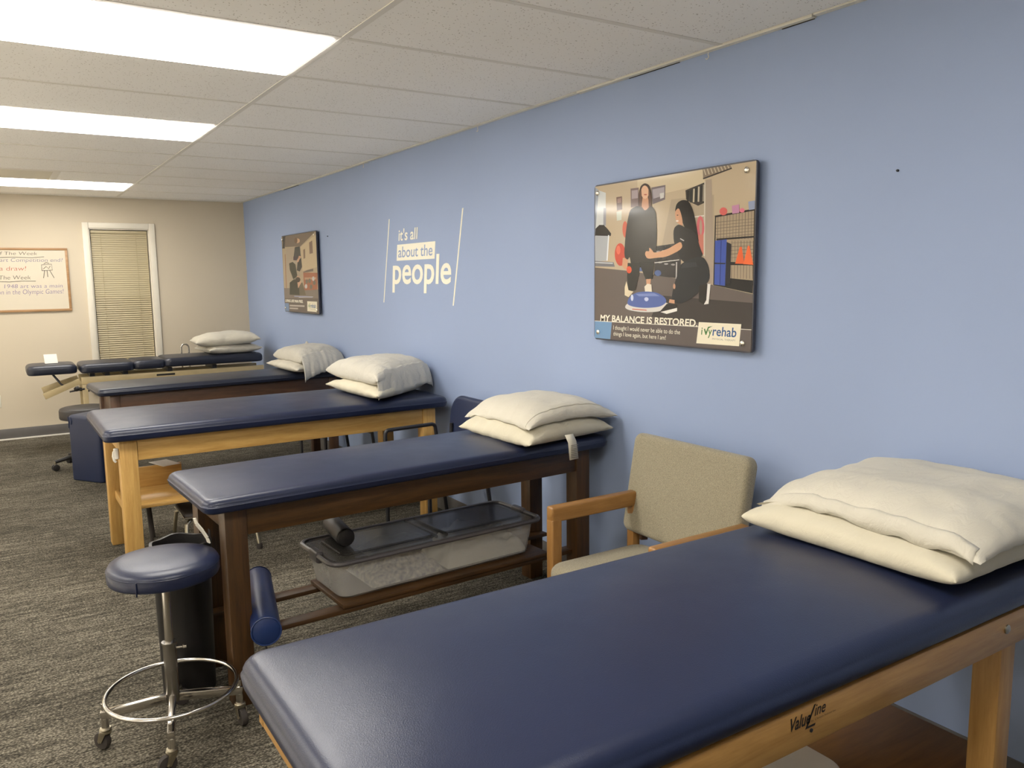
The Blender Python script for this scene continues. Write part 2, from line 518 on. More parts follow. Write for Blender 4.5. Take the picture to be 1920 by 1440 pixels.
def lettering(name, s, mat, parent, mapf, x0, x1, y0, y1, bold=0.0, shear=0.0, spacing=1.0):
    """text scaled to the box x0..x1 (reading direction), y0..y1; mapf turns (a, b) into local 3-D"""
    vs, fs = text_verts(s, bold, shear, spacing)
    ax = min(v[0] for v in vs); bx = max(v[0] for v in vs)
    ay = min(v[1] for v in vs); by = max(v[1] for v in vs)
    out = [mapf(x0 + (v[0] - ax) / (bx - ax) * (x1 - x0), y0 + (v[1] - ay) / (by - ay) * (y1 - y0)) for v in vs]
    me = bpy.data.meshes.new(name)
    me.from_pydata(out, [], fs)
    me.materials.append(MAT[mat])
    return link(name, me, parent)
PRINT_GYM = [
((190,172,146),[(0,1),(1,1),(1,0),(0,0)]),
((206,190,160),[(0.312,0.994),(0.726,0.994),(0.728,0.911),(0.315,0.874)]),
((176,160,138),[(0.533,0.85),(0.78,0.847),(0.79,0.516),(0.465,0.529)]),
((104,94,90),[(0,0.472),(0.231,0.448),(0.468,0.413),(0.782,0.359),(1,0.311),(1,0),(0,0)]),
((92,84,82),[(0.471,0.296),(0.999,0.265),(0.999,0.123),(0.415,0.168)]),
((152,160,172),[(0,0.988),(0.033,0.967),(0,0.546),(0,0.547)]),
((205,208,208),[(0.033,0.965),(0.087,0.943),(0.086,0.693),(0,0.684)]),
((150,150,158),[(0.07,0.849),(0.09,0.847),(0.088,0.736),(0.069,0.738)]),
((172,176,182),[(0,0.679),(0.112,0.677),(0.1,0.513),(0,0.512)]),
((72,68,68),[(0.002,0.679),(0.009,0.723),(0.038,0.745),(0.073,0.742),(0.105,0.711),(0.128,0.683),(0.124,0.668)]),
((228,232,236),[(0,0.673),(0,0.512),(0,0.511),(0.008,0.672)]),
((228,232,236),[(0.105,0.676),(0.093,0.514),(0.103,0.513),(0.114,0.674)]),
((120,120,126),[(0,0.515),(0.147,0.502),(0.156,0.473),(0,0.479)]),
((190,192,196),[(0,0.501),(0.141,0.491),(0.142,0.499),(0,0.509)]),
((108,84,76),[(0.165,0.906),(0.206,0.907),(0.208,0.826),(0.17,0.823)]),
((150,120,112),[(0.172,0.896),(0.2,0.899),(0.201,0.869),(0.173,0.868)]),
((202,208,194),[(0.167,0.815),(0.204,0.818),(0.203,0.763),(0.17,0.76)]),
((124,106,104),[(0.266,0.946),(0.322,0.945),(0.325,0.835),(0.269,0.831)]),
((170,156,160),[(0.274,0.933),(0.316,0.933),(0.317,0.883),(0.275,0.883)]),
((118,108,112),[(0.405,0.934),(0.496,0.937),(0.495,0.854),(0.414,0.835)]),
((168,160,166),[(0.413,0.922),(0.489,0.927),(0.489,0.879),(0.419,0.867)]),
((206,204,202),[(0.461,0.893),(0.488,0.895),(0.487,0.866),(0.464,0.861)]),
((200,74,56),[(0.236,0.547),(0.233,0.516),(0.222,0.491),(0.207,0.478),(0.188,0.478),(0.172,0.493),(0.16,0.518),(0.155,0.55),(0.158,0.581),(0.169,0.606),(0.185,0.619),(0.203,0.618),(0.22,0.603),(0.231,0.578)]),
((226,112,88),[(0.197,0.577),(0.196,0.564),(0.192,0.555),(0.186,0.549),(0.179,0.55),(0.173,0.555),(0.168,0.566),(0.166,0.578),(0.168,0.59),(0.172,0.6),(0.178,0.605),(0.185,0.605),(0.191,0.599),(0.195,0.589)]),
((206,104,82),[(0.249,0.7),(0.248,0.678),(0.243,0.661),(0.236,0.651),(0.227,0.652),(0.219,0.662),(0.213,0.681),(0.21,0.703),(0.212,0.726),(0.217,0.743),(0.224,0.752),(0.233,0.752),(0.241,0.741),(0.247,0.723)]),
((136,120,104),[(0.715,1),(0.872,1),(0.871,0.975),(0.719,0.94)]),
((196,182,158),[(0.719,0.996),(0.731,0.958),(0.736,0.959),(0.725,0.997)]),
((196,182,158),[(0.738,0.996),(0.749,0.959),(0.755,0.96),(0.744,0.997)]),
((196,182,158),[(0.757,0.996),(0.768,0.961),(0.773,0.962),(0.762,0.997)]),
((196,182,158),[(0.775,0.996),(0.786,0.963),(0.792,0.964),(0.781,0.997)]),
((196,182,158),[(0.793,0.996),(0.804,0.964),(0.81,0.965),(0.799,0.997)]),
((196,182,158),[(0.811,0.996),(0.822,0.966),(0.827,0.967),(0.817,0.997)]),
((196,182,158),[(0.829,0.996),(0.84,0.967),(0.845,0.968),(0.835,0.997)]),
((196,182,158),[(0.847,0.996),(0.857,0.969),(0.863,0.97),(0.852,0.997)]),
((196,182,158),[(0.865,0.996),(0.875,0.97),(0.88,0.972),(0.87,0.997)]),
((80,72,70),[(0.72,0.937),(0.874,0.97),(0.871,0.977),(0.717,0.944)]),
((84,78,74),[(0.618,0.891),(0.735,0.922),(0.733,0.811),(0.693,0.797),(0.643,0.825),(0.623,0.84)]),
((48,46,50),[(0.63,0.885),(0.628,0.821),(0.637,0.819),(0.639,0.883)]),
((60,70,74),[(0.648,0.89),(0.646,0.82),(0.655,0.819),(0.657,0.888)]),
((196,184,160),[(0.664,0.894),(0.662,0.82),(0.671,0.819),(0.672,0.893)]),
((54,60,58),[(0.677,0.898),(0.676,0.82),(0.685,0.819),(0.686,0.897)]),
((188,178,158),[(0.691,0.902),(0.69,0.82),(0.699,0.818),(0.7,0.901)]),
((58,54,56),[(0.705,0.906),(0.704,0.819),(0.713,0.818),(0.714,0.904)]),
((150,140,126),[(0.719,0.91),(0.718,0.819),(0.726,0.818),(0.727,0.908)]),
((168,152,136),[(0.734,0.933),(0.766,0.932),(0.793,0.359),(0.735,0.366)]),
((206,196,180),[(0.726,0.924),(0.728,0.519),(0.736,0.518),(0.733,0.923)]),
((222,214,204),[(0.666,0.734),(0.729,0.736),(0.728,0.743),(0.665,0.741)]),
((204,106,112),[(0.731,0.676),(0.73,0.648),(0.724,0.627),(0.716,0.615),(0.706,0.616),(0.696,0.629),(0.689,0.651),(0.686,0.679),(0.688,0.707),(0.693,0.729),(0.702,0.74),(0.712,0.739),(0.721,0.726),(0.728,0.704)]),
((176,150,132),[(0.718,0.677),(0.718,0.658),(0.716,0.643),(0.714,0.635),(0.71,0.635),(0.707,0.644),(0.704,0.659),(0.703,0.678),(0.703,0.697),(0.705,0.712),(0.708,0.72),(0.711,0.72),(0.715,0.711),(0.717,0.696)]),
((196,120,104),[(0.684,0.639),(0.727,0.636),(0.73,0.527),(0.7,0.528)]),
((168,150,126),[(0.788,0.727),(0.995,0.742),(1,0.316),(0.788,0.359)]),
((112,100,90),[(0.803,0.732),(0.804,0.606),(0.806,0.606),(0.806,0.732)]),
((112,100,90),[(0.82,0.733),(0.82,0.605),(0.823,0.605),(0.822,0.733)]),
((112,100,90),[(0.836,0.734),(0.836,0.604),(0.839,0.604),(0.838,0.734)]),
((112,100,90),[(0.852,0.735),(0.853,0.603),(0.855,0.603),(0.855,0.735)]),
((112,100,90),[(0.868,0.736),(0.869,0.603),(0.871,0.602),(0.87,0.736)]),
((112,100,90),[(0.884,0.738),(0.885,0.602),(0.887,0.601),(0.886,0.737)]),
((112,100,90),[(0.9,0.739),(0.901,0.601),(0.903,0.6),(0.902,0.738)]),
((112,100,90),[(0.915,0.74),(0.916,0.6),(0.919,0.599),(0.918,0.739)]),
((112,100,90),[(0.931,0.741),(0.932,0.599),(0.934,0.599),(0.933,0.74)]),
((112,100,90),[(0.946,0.742),(0.947,0.598),(0.95,0.598),(0.949,0.741)]),
((112,100,90),[(0.961,0.743),(0.963,0.597),(0.965,0.597),(0.964,0.742)]),
((112,100,90),[(0.977,0.744),(0.978,0.596),(0.98,0.596),(0.979,0.744)]),
((112,100,90),[(0.992,0.745),(0.993,0.595),(0.995,0.595),(0.994,0.745)]),
((112,100,90),[(0.793,0.696),(0.994,0.699),(0.993,0.701),(0.793,0.699)]),
((112,100,90),[(0.794,0.68),(0.994,0.683),(0.994,0.685),(0.793,0.682)]),
((112,100,90),[(0.794,0.663),(0.994,0.667),(0.994,0.67),(0.794,0.666)]),
((112,100,90),[(0.795,0.647),(0.995,0.652),(0.995,0.654),(0.794,0.649)]),
((112,100,90),[(0.795,0.63),(0.995,0.636),(0.995,0.638),(0.795,0.633)]),
((112,100,90),[(0.796,0.614),(0.996,0.62),(0.996,0.623),(0.795,0.616)]),
((108,96,86),[(0.881,0.594),(0.883,0.485),(0.885,0.485),(0.883,0.594)]),
((112,100,92),[(0.882,0.465),(0.882,0.392),(0.885,0.392),(0.884,0.464)]),
((108,96,86),[(0.897,0.593),(0.899,0.484),(0.901,0.484),(0.899,0.593)]),
((112,100,92),[(0.898,0.464),(0.898,0.392),(0.9,0.392),(0.9,0.464)]),
((108,96,86),[(0.913,0.592),(0.914,0.484),(0.917,0.484),(0.915,0.592)]),
((112,100,92),[(0.913,0.464),(0.914,0.392),(0.916,0.392),(0.916,0.464)]),
((108,96,86),[(0.928,0.591),(0.93,0.483),(0.932,0.483),(0.931,0.591)]),
((112,100,92),[(0.929,0.463),(0.93,0.391),(0.932,0.391),(0.931,0.463)]),
((108,96,86),[(0.944,0.59),(0.945,0.483),(0.948,0.483),(0.946,0.59)]),
((112,100,92),[(0.944,0.463),(0.945,0.391),(0.947,0.391),(0.947,0.463)]),
((108,96,86),[(0.959,0.589),(0.961,0.482),(0.963,0.482),(0.961,0.589)]),
((112,100,92),[(0.96,0.463),(0.96,0.391),(0.963,0.391),(0.962,0.463)]),
((108,96,86),[(0.974,0.588),(0.976,0.482),(0.978,0.482),(0.977,0.588)]),
((112,100,92),[(0.975,0.462),(0.976,0.391),(0.978,0.391),(0.977,0.462)]),
((108,96,86),[(0.99,0.587),(0.991,0.481),(0.994,0.481),(0.992,0.587)]),
((112,100,92),[(0.99,0.462),(0.991,0.391),(0.993,0.391),(0.993,0.462)]),
((108,96,86),[(0.878,0.581),(0.996,0.579),(0.995,0.581),(0.878,0.583)]),
((108,96,86),[(0.878,0.561),(0.996,0.56),(0.996,0.562),(0.878,0.564)]),
((108,96,86),[(0.879,0.542),(0.997,0.541),(0.997,0.544),(0.879,0.544)]),
((108,96,86),[(0.88,0.522),(0.997,0.522),(0.997,0.525),(0.879,0.525)]),
((108,96,86),[(0.88,0.503),(0.998,0.504),(0.998,0.506),(0.88,0.505)]),
((66,58,60),[(0.789,0.724),(0.997,0.741),(0.995,0.751),(0.787,0.734)]),
((62,55,56),[(0.8,0.6),(0.998,0.603),(0.997,0.612),(0.799,0.61)]),
((52,48,50),[(0.8,0.468),(0.997,0.46),(0.997,0.476),(0.799,0.485)]),
((60,54,54),[(0.789,0.731),(0.787,0.359),(0.794,0.359),(0.795,0.73)]),
((66,60,58),[(0.991,0.744),(0.996,0.316),(1,0.316),(0.997,0.743)]),
((46,44,48),[(0.863,0.396),(0.994,0.382),(0.993,0.315),(0.79,0.358)]),
((52,52,62),[(0.841,0.596),(0.88,0.576),(0.878,0.363),(0.848,0.358)]),
((62,86,170),[(0.793,0.599),(0.855,0.602),(0.851,0.354),(0.793,0.361)]),
((44,62,128),[(0.823,0.599),(0.821,0.358),(0.826,0.358),(0.828,0.598)]),
((40,44,60),[(0.793,0.473),(0.85,0.47),(0.85,0.477),(0.793,0.48)]),
((212,104,100),[(0.855,0.751),(0.853,0.742),(0.848,0.735),(0.84,0.732),(0.83,0.732),(0.821,0.737),(0.815,0.745),(0.813,0.755),(0.815,0.764),(0.82,0.77),(0.829,0.774),(0.838,0.773),(0.847,0.768),(0.853,0.76)]),
((192,138,170),[(0.878,0.777),(0.916,0.781),(0.917,0.737),(0.881,0.735)]),
((214,118,140),[(0.944,0.747),(0.943,0.742),(0.94,0.738),(0.934,0.736),(0.928,0.737),(0.923,0.739),(0.919,0.744),(0.918,0.749),(0.919,0.754),(0.923,0.758),(0.928,0.76),(0.934,0.759),(0.939,0.756),(0.943,0.752)]),
((150,160,188),[(0.961,0.79),(0.994,0.792),(0.995,0.748),(0.965,0.746)]),
((232,104,58),[(0.924,0.559),(0.934,0.559),(0.949,0.469),(0.902,0.472)]),
((240,112,62),[(0.964,0.562),(0.973,0.562),(0.994,0.463),(0.944,0.468)]),
((74,70,72),[(0.439,0.587),(0.595,0.6),(0.601,0.394),(0.429,0.415)]),
((42,40,44),[(0.471,0.573),(0.469,0.568),(0.465,0.564),(0.458,0.562),(0.451,0.563),(0.444,0.565),(0.439,0.569),(0.437,0.575),(0.439,0.58),(0.443,0.583),(0.45,0.585),(0.458,0.585),(0.464,0.582),(0.469,0.578)]),
((150,146,146),[(0.471,0.553),(0.47,0.551),(0.466,0.549),(0.461,0.549),(0.455,0.549),(0.449,0.55),(0.445,0.552),(0.444,0.555),(0.445,0.557),(0.449,0.559),(0.454,0.559),(0.46,0.559),(0.466,0.558),(0.47,0.556)]),
((42,40,44),[(0.504,0.576),(0.503,0.571),(0.498,0.567),(0.492,0.565),(0.485,0.566),(0.478,0.568),(0.473,0.572),(0.472,0.577),(0.473,0.582),(0.478,0.586),(0.484,0.588),(0.491,0.588),(0.498,0.585),(0.503,0.581)]),
((150,146,146),[(0.505,0.556),(0.504,0.554),(0.5,0.552),(0.495,0.552),(0.489,0.552),(0.483,0.553),(0.479,0.555),(0.478,0.558),(0.479,0.56),(0.483,0.562),(0.488,0.562),(0.494,0.562),(0.5,0.561),(0.503,0.559)]),
((42,40,44),[(0.537,0.579),(0.536,0.574),(0.532,0.57),(0.525,0.568),(0.518,0.568),(0.512,0.571),(0.507,0.575),(0.505,0.58),(0.507,0.585),(0.511,0.589),(0.517,0.591),(0.525,0.59),(0.531,0.588),(0.536,0.584)]),
((150,146,146),[(0.538,0.559),(0.537,0.557),(0.533,0.555),(0.528,0.555),(0.522,0.555),(0.517,0.556),(0.513,0.558),(0.511,0.561),(0.513,0.563),(0.516,0.564),(0.522,0.565),(0.528,0.565),(0.533,0.564),(0.537,0.562)]),
((42,40,44),[(0.575,0.577),(0.573,0.572),(0.569,0.568),(0.563,0.566),(0.556,0.567),(0.549,0.569),(0.545,0.573),(0.543,0.578),(0.545,0.583),(0.549,0.587),(0.555,0.589),(0.562,0.588),(0.569,0.586),(0.573,0.582)]),
((150,146,146),[(0.575,0.558),(0.574,0.555),(0.571,0.554),(0.565,0.553),(0.56,0.553),(0.554,0.554),(0.551,0.556),(0.549,0.559),(0.55,0.561),(0.554,0.563),(0.559,0.563),(0.565,0.563),(0.57,0.562),(0.574,0.56)]),
((42,40,44),[(0.482,0.51),(0.481,0.505),(0.476,0.501),(0.47,0.499),(0.462,0.5),(0.455,0.502),(0.451,0.506),(0.449,0.511),(0.45,0.516),(0.455,0.52),(0.462,0.522),(0.469,0.522),(0.476,0.52),(0.48,0.515)]),
((150,146,146),[(0.483,0.491),(0.481,0.488),(0.478,0.487),(0.472,0.486),(0.466,0.486),(0.461,0.487),(0.457,0.489),(0.455,0.492),(0.457,0.494),(0.46,0.496),(0.466,0.496),(0.472,0.496),(0.477,0.495),(0.481,0.493)]),
((42,40,44),[(0.521,0.5),(0.519,0.495),(0.515,0.491),(0.508,0.489),(0.501,0.49),(0.495,0.492),(0.49,0.496),(0.488,0.501),(0.49,0.506),(0.494,0.51),(0.501,0.512),(0.508,0.512),(0.514,0.509),(0.519,0.505)]),
((150,146,146),[(0.521,0.481),(0.52,0.479),(0.516,0.477),(0.511,0.476),(0.505,0.476),(0.5,0.477),(0.496,0.479),(0.494,0.482),(0.496,0.484),(0.499,0.486),(0.505,0.486),(0.511,0.486),(0.516,0.485),(0.52,0.483)]),
((42,40,44),[(0.563,0.494),(0.562,0.49),(0.557,0.486),(0.551,0.484),(0.544,0.484),(0.538,0.486),(0.533,0.49),(0.531,0.495),(0.533,0.5),(0.537,0.504),(0.543,0.506),(0.55,0.506),(0.557,0.504),(0.561,0.499)]),
((150,146,146),[(0.564,0.475),(0.562,0.473),(0.559,0.471),(0.554,0.47),(0.548,0.471),(0.543,0.472),(0.539,0.474),(0.537,0.476),(0.539,0.478),(0.542,0.48),(0.548,0.481),(0.553,0.481),(0.559,0.48),(0.562,0.478)]),
((80,100,150),[(0.477,0.428),(0.476,0.421),(0.47,0.415),(0.461,0.411),(0.452,0.411),(0.443,0.415),(0.437,0.421),(0.434,0.429),(0.436,0.437),(0.442,0.443),(0.451,0.446),(0.46,0.446),(0.469,0.443),(0.475,0.436)]),
((200,196,192),[(0.427,0.487),(0.589,0.5),(0.588,0.505),(0.426,0.492)]),
((190,186,184),[(0.569,0.49),(0.568,0.394),(0.575,0.394),(0.576,0.49)]),
((90,106,150),[(0.326,0.469),(0.352,0.469),(0.352,0.441),(0.327,0.442)]),
((92,70,60),[(0.321,0.821),(0.323,0.91),(0.336,0.954),(0.364,0.967),(0.395,0.95),(0.408,0.904),(0.413,0.805),(0.389,0.801),(0.35,0.805)]),
((198,148,118),[(0.351,0.889),(0.384,0.885),(0.398,0.827),(0.369,0.798),(0.343,0.831)]),
((222,178,148),[(0.392,0.909),(0.39,0.892),(0.383,0.879),(0.372,0.873),(0.361,0.874),(0.35,0.883),(0.342,0.898),(0.339,0.915),(0.341,0.932),(0.348,0.945),(0.359,0.952),(0.37,0.95),(0.381,0.941),(0.389,0.926)]),
((176,96,84),[(0.38,0.896),(0.379,0.895),(0.376,0.894),(0.372,0.893),(0.367,0.894),(0.362,0.895),(0.359,0.897),(0.358,0.899),(0.359,0.9),(0.362,0.901),(0.366,0.901),(0.371,0.901),(0.376,0.899),(0.379,0.898)]),
((96,70,60),[(0.327,0.827),(0.327,0.91),(0.341,0.933),(0.346,0.871),(0.344,0.807)]),
((96,70,60),[(0.41,0.81),(0.404,0.9),(0.389,0.927),(0.389,0.866),(0.393,0.803)]),
((206,156,122),[(0.216,0.527),(0.248,0.526),(0.258,0.466),(0.231,0.453),(0.211,0.477)]),
((60,57,55),[(0.325,0.839),(0.266,0.824),(0.247,0.752),(0.234,0.669),(0.224,0.533),(0.251,0.511),(0.265,0.536),(0.275,0.476),(0.357,0.461),(0.433,0.483),(0.438,0.53),(0.448,0.637),(0.441,0.78),(0.426,0.81),(0.403,0.829),(0.369,0.798)]),
((48,47,46),[(0.251,0.495),(0.338,0.486),(0.331,0.423),(0.307,0.326),(0.258,0.321),(0.247,0.406)]),
((48,47,46),[(0.33,0.492),(0.433,0.492),(0.421,0.395),(0.377,0.39),(0.349,0.451)]),
((216,88,62),[(0.279,0.452),(0.278,0.442),(0.273,0.435),(0.266,0.43),(0.257,0.43),(0.25,0.435),(0.245,0.443),(0.243,0.453),(0.244,0.462),(0.249,0.47),(0.256,0.474),(0.264,0.474),(0.272,0.47),(0.277,0.462)]),
((204,154,122),[(0.379,0.393),(0.411,0.395),(0.406,0.357),(0.382,0.357)]),
((226,216,196),[(0.368,0.348),(0.388,0.366),(0.414,0.361),(0.419,0.315),(0.373,0.315)]),
((224,208,178),[(0.231,0.344),(0.243,0.382),(0.258,0.326),(0.293,0.317),(0.259,0.282),(0.231,0.294)]),
((212,208,204),[(0.23,0.217),(0.252,0.248),(0.511,0.261),(0.535,0.235),(0.474,0.199),(0.354,0.191),(0.259,0.201)]),
((196,110,90),[(0.285,0.206),(0.384,0.202),(0.384,0.208),(0.285,0.212)]),
((84,104,168),[(0.247,0.236),(0.259,0.279),(0.309,0.312),(0.381,0.32),(0.451,0.314),(0.501,0.288),(0.517,0.257),(0.473,0.228),(0.384,0.218),(0.301,0.221)]),
((206,214,238),[(0.293,0.279),(0.292,0.27),(0.29,0.263),(0.286,0.259),(0.282,0.259),(0.278,0.263),(0.275,0.27),(0.274,0.279),(0.275,0.288),(0.277,0.295),(0.281,0.299),(0.285,0.299),(0.289,0.295),(0.292,0.288)]),
((190,200,232),[(0.397,0.272),(0.395,0.267),(0.391,0.262),(0.386,0.26),(0.38,0.259),(0.374,0.262),(0.37,0.266),(0.368,0.272),(0.369,0.277),(0.373,0.282),(0.379,0.284),(0.385,0.284),(0.391,0.282),(0.395,0.278)]),
((120,138,196),[(0.309,0.303),(0.432,0.309),(0.471,0.292),(0.331,0.289)]),
((44,40,42),[(0.557,0.778),(0.567,0.824),(0.6,0.841),(0.639,0.831),(0.667,0.776),(0.69,0.672),(0.705,0.57),(0.65,0.573),(0.61,0.713),(0.586,0.723)]),
((206,156,124),[(0.557,0.778),(0.581,0.801),(0.598,0.757),(0.607,0.713),(0.601,0.666),(0.588,0.706),(0.566,0.718)]),
((236,226,214),[(0.582,0.724),(0.581,0.722),(0.579,0.72),(0.576,0.72),(0.572,0.72),(0.568,0.721),(0.566,0.723),(0.565,0.725),(0.566,0.727),(0.568,0.728),(0.572,0.729),(0.575,0.728),(0.579,0.727),(0.581,0.725)]),
((60,44,42),[(0.58,0.757),(0.58,0.755),(0.578,0.755),(0.576,0.754),(0.573,0.755),(0.571,0.755),(0.57,0.756),(0.569,0.758),(0.569,0.759),(0.571,0.759),(0.573,0.76),(0.576,0.759),(0.578,0.759),(0.579,0.758)]),
((56,54,56),[(0.549,0.683),(0.583,0.708),(0.63,0.677),(0.683,0.656),(0.71,0.562),(0.731,0.519),(0.671,0.485),(0.603,0.487),(0.554,0.595)]),
((190,188,190),[(0.591,0.621),(0.614,0.607),(0.617,0.611),(0.594,0.625)]),
((208,158,122),[(0.566,0.593),(0.599,0.607),(0.609,0.565),(0.513,0.522),(0.446,0.519),(0.386,0.514),(0.369,0.541),(0.375,0.563),(0.4,0.558),(0.396,0.584),(0.417,0.567),(0.43,0.546),(0.522,0.569)]),
((58,62,68),[(0.6,0.487),(0.722,0.524),(0.761,0.468),(0.77,0.383),(0.724,0.341),(0.693,0.298),(0.596,0.244),(0.543,0.269),(0.554,0.34),(0.582,0.429)]),
((72,78,84),[(0.617,0.484),(0.688,0.486),(0.698,0.461),(0.599,0.454)]),
((204,154,122),[(0.532,0.275),(0.564,0.271),(0.564,0.25),(0.528,0.255)]),
((50,46,48),[(0.47,0.199),(0.516,0.248),(0.576,0.244),(0.58,0.212),(0.513,0.19)]),
((232,228,222),[(0.476,0.198),(0.58,0.226),(0.58,0.207),(0.515,0.188)]),
((58,56,54),[(0.708,0.355),(0.767,0.368),(0.764,0.256),(0.737,0.25),(0.708,0.266)]),
((228,224,218),[(0.756,0.366),(0.773,0.364),(0.764,0.254),(0.738,0.25),(0.751,0.275)]),
((196,150,124),[(0.568,0.35),(0.567,0.343),(0.566,0.338),(0.563,0.335),(0.559,0.335),(0.556,0.338),(0.554,0.343),(0.553,0.35),(0.554,0.357),(0.556,0.363),(0.558,0.366),(0.562,0.366),(0.565,0.363),(0.567,0.357)]),
((96,87,85),[(0,0.12),(1,0.124),(1,0),(0,0)]),
((232,226,212),[(0,0.119),(1,0.123),(1,0.126),(0,0.123)]),
((112,150,190),[(0,0.12),(0.138,0.119),(0.127,0),(0,0)]),
((238,230,206),[(0.711,0.15),(0.942,0.151),(0.933,0.032),(0.698,0.029)]),
]
PRINT_CLINIC = [
((178,160,134),[(0,1),(1,1),(1,0),(0,0)]),
((118,104,92),[(0.011,1),(1,1),(0.73,0.896),(0.564,0.837),(0.101,0.851)]),
((196,176,144),[(0.563,0.829),(1,0.957),(0.996,0.568),(0.59,0.53)]),
((170,154,134),[(0.121,0.834),(0.564,0.837),(0.481,0.293),(0.071,0.288)]),
((128,116,106),[(0.008,0.313),(0.483,0.311),(0.999,0.301),(1,0.186),(0,0.162)]),
((150,110,80),[(0.082,0.758),(0.063,0.305),(0.085,0.306),(0.104,0.757)]),
((132,110,96),[(0.809,0.869),(0.894,0.89),(0.898,0.738),(0.807,0.732)]),
((130,108,92),[(0.639,0.79),(0.69,0.8),(0.684,0.686),(0.635,0.679)]),
((72,68,72),[(0.049,0.989),(0.119,0.986),(0.088,0.835),(0.011,0.837)]),
((104,92,84),[(0.731,0.538),(0.89,0.553),(0.886,0.52),(0.608,0.509),(0.609,0.518)]),
((160,98,72),[(0.608,0.509),(0.999,0.5),(0.98,0.301),(0.614,0.287)]),
((188,150,120),[(0.642,0.447),(0.956,0.447),(0.954,0.423),(0.639,0.422)]),
((110,104,92),[(0.733,0.397),(0.728,0.385),(0.717,0.375),(0.702,0.369),(0.686,0.369),(0.672,0.375),(0.663,0.384),(0.66,0.397),(0.665,0.409),(0.676,0.419),(0.692,0.424),(0.708,0.425),(0.721,0.419),(0.73,0.409)]),
((110,104,92),[(0.813,0.406),(0.808,0.394),(0.797,0.384),(0.782,0.378),(0.766,0.378),(0.753,0.383),(0.744,0.393),(0.741,0.405),(0.746,0.418),(0.757,0.428),(0.772,0.433),(0.788,0.433),(0.801,0.428),(0.81,0.418)]),
((196,190,186),[(0.912,0.431),(0.908,0.419),(0.897,0.409),(0.883,0.404),(0.867,0.403),(0.853,0.409),(0.845,0.419),(0.842,0.431),(0.847,0.443),(0.858,0.452),(0.872,0.458),(0.888,0.458),(0.901,0.452),(0.91,0.443)]),
((110,104,92),[(0.936,0.382),(0.932,0.37),(0.921,0.36),(0.907,0.355),(0.891,0.354),(0.878,0.36),(0.869,0.369),(0.867,0.381),(0.871,0.394),(0.882,0.403),(0.897,0.409),(0.912,0.409),(0.925,0.404),(0.934,0.394)]),
((196,190,186),[(0.706,0.339),(0.702,0.326),(0.69,0.316),(0.675,0.31),(0.659,0.31),(0.645,0.316),(0.636,0.325),(0.634,0.338),(0.639,0.35),(0.65,0.36),(0.665,0.366),(0.681,0.366),(0.695,0.361),(0.704,0.351)]),
((110,104,92),[(0.844,0.332),(0.839,0.32),(0.829,0.31),(0.814,0.304),(0.798,0.304),(0.784,0.309),(0.776,0.319),(0.773,0.331),(0.778,0.343),(0.789,0.353),(0.804,0.359),(0.82,0.359),(0.833,0.354),(0.842,0.344)]),
((66,68,72),[(0.46,0.649),(0.568,0.697),(0.585,0.58),(0.507,0.522),(0.426,0.54)]),
((200,160,130),[(0.555,0.907),(0.547,0.894),(0.527,0.885),(0.498,0.88),(0.467,0.881),(0.44,0.888),(0.422,0.899),(0.416,0.912),(0.425,0.925),(0.445,0.934),(0.474,0.939),(0.505,0.937),(0.532,0.931),(0.55,0.92)]),
((110,88,72),[(0.485,0.913),(0.478,0.898),(0.464,0.886),(0.445,0.88),(0.425,0.88),(0.408,0.888),(0.397,0.901),(0.394,0.917),(0.4,0.932),(0.415,0.945),(0.434,0.951),(0.454,0.95),(0.471,0.942),(0.482,0.929)]),
((78,84,86),[(0.399,0.834),(0.543,0.837),(0.56,0.713),(0.464,0.682),(0.338,0.684)]),
((92,60,90),[(0.343,0.718),(0.467,0.707),(0.441,0.666),(0.337,0.672)]),
((196,150,124),[(0.51,0.723),(0.56,0.713),(0.479,0.64),(0.439,0.649)]),
((74,78,64),[(0.204,0.635),(0.313,0.651),(0.393,0.616),(0.438,0.463),(0.307,0.429),(0.215,0.55)]),
((70,74,62),[(0.194,0.385),(0.329,0.429),(0.474,0.413),(0.473,0.225),(0.174,0.228)]),
((104,94,76),[(0.468,0.362),(0.574,0.388),(0.658,0.229),(0.473,0.225)]),
((206,162,134),[(0.418,0.472),(0.5,0.455),(0.532,0.379),(0.441,0.31),(0.428,0.378)]),
((90,66,56),[(0.518,0.421),(0.509,0.406),(0.487,0.395),(0.456,0.388),(0.423,0.388),(0.393,0.394),(0.374,0.406),(0.368,0.421),(0.377,0.436),(0.4,0.447),(0.431,0.454),(0.464,0.454),(0.493,0.448),(0.513,0.436)]),
((150,150,176),[(0.311,0.202),(0.834,0.2),(0.837,0.214),(0.315,0.216)]),
((188,186,196),[(0.449,0.193),(0.856,0.208),(0.856,0.214),(0.449,0.2)]),
((104,94,88),[(0,0.175),(1,0.194),(1,0),(0,0)]),
((116,140,176),[(0,0.112),(0.133,0.114),(0.136,0),(0.007,0)]),
((236,228,204),[(0.687,0.153),(0.951,0.154),(0.939,0.027),(0.678,0.029)]),
((186,176,166),[(0.154,0.074),(0.601,0.08),(0.605,0.099),(0.158,0.094)]),
((186,176,166),[(0.149,0.039),(0.409,0.043),(0.413,0.061),(0.154,0.057)]),
]

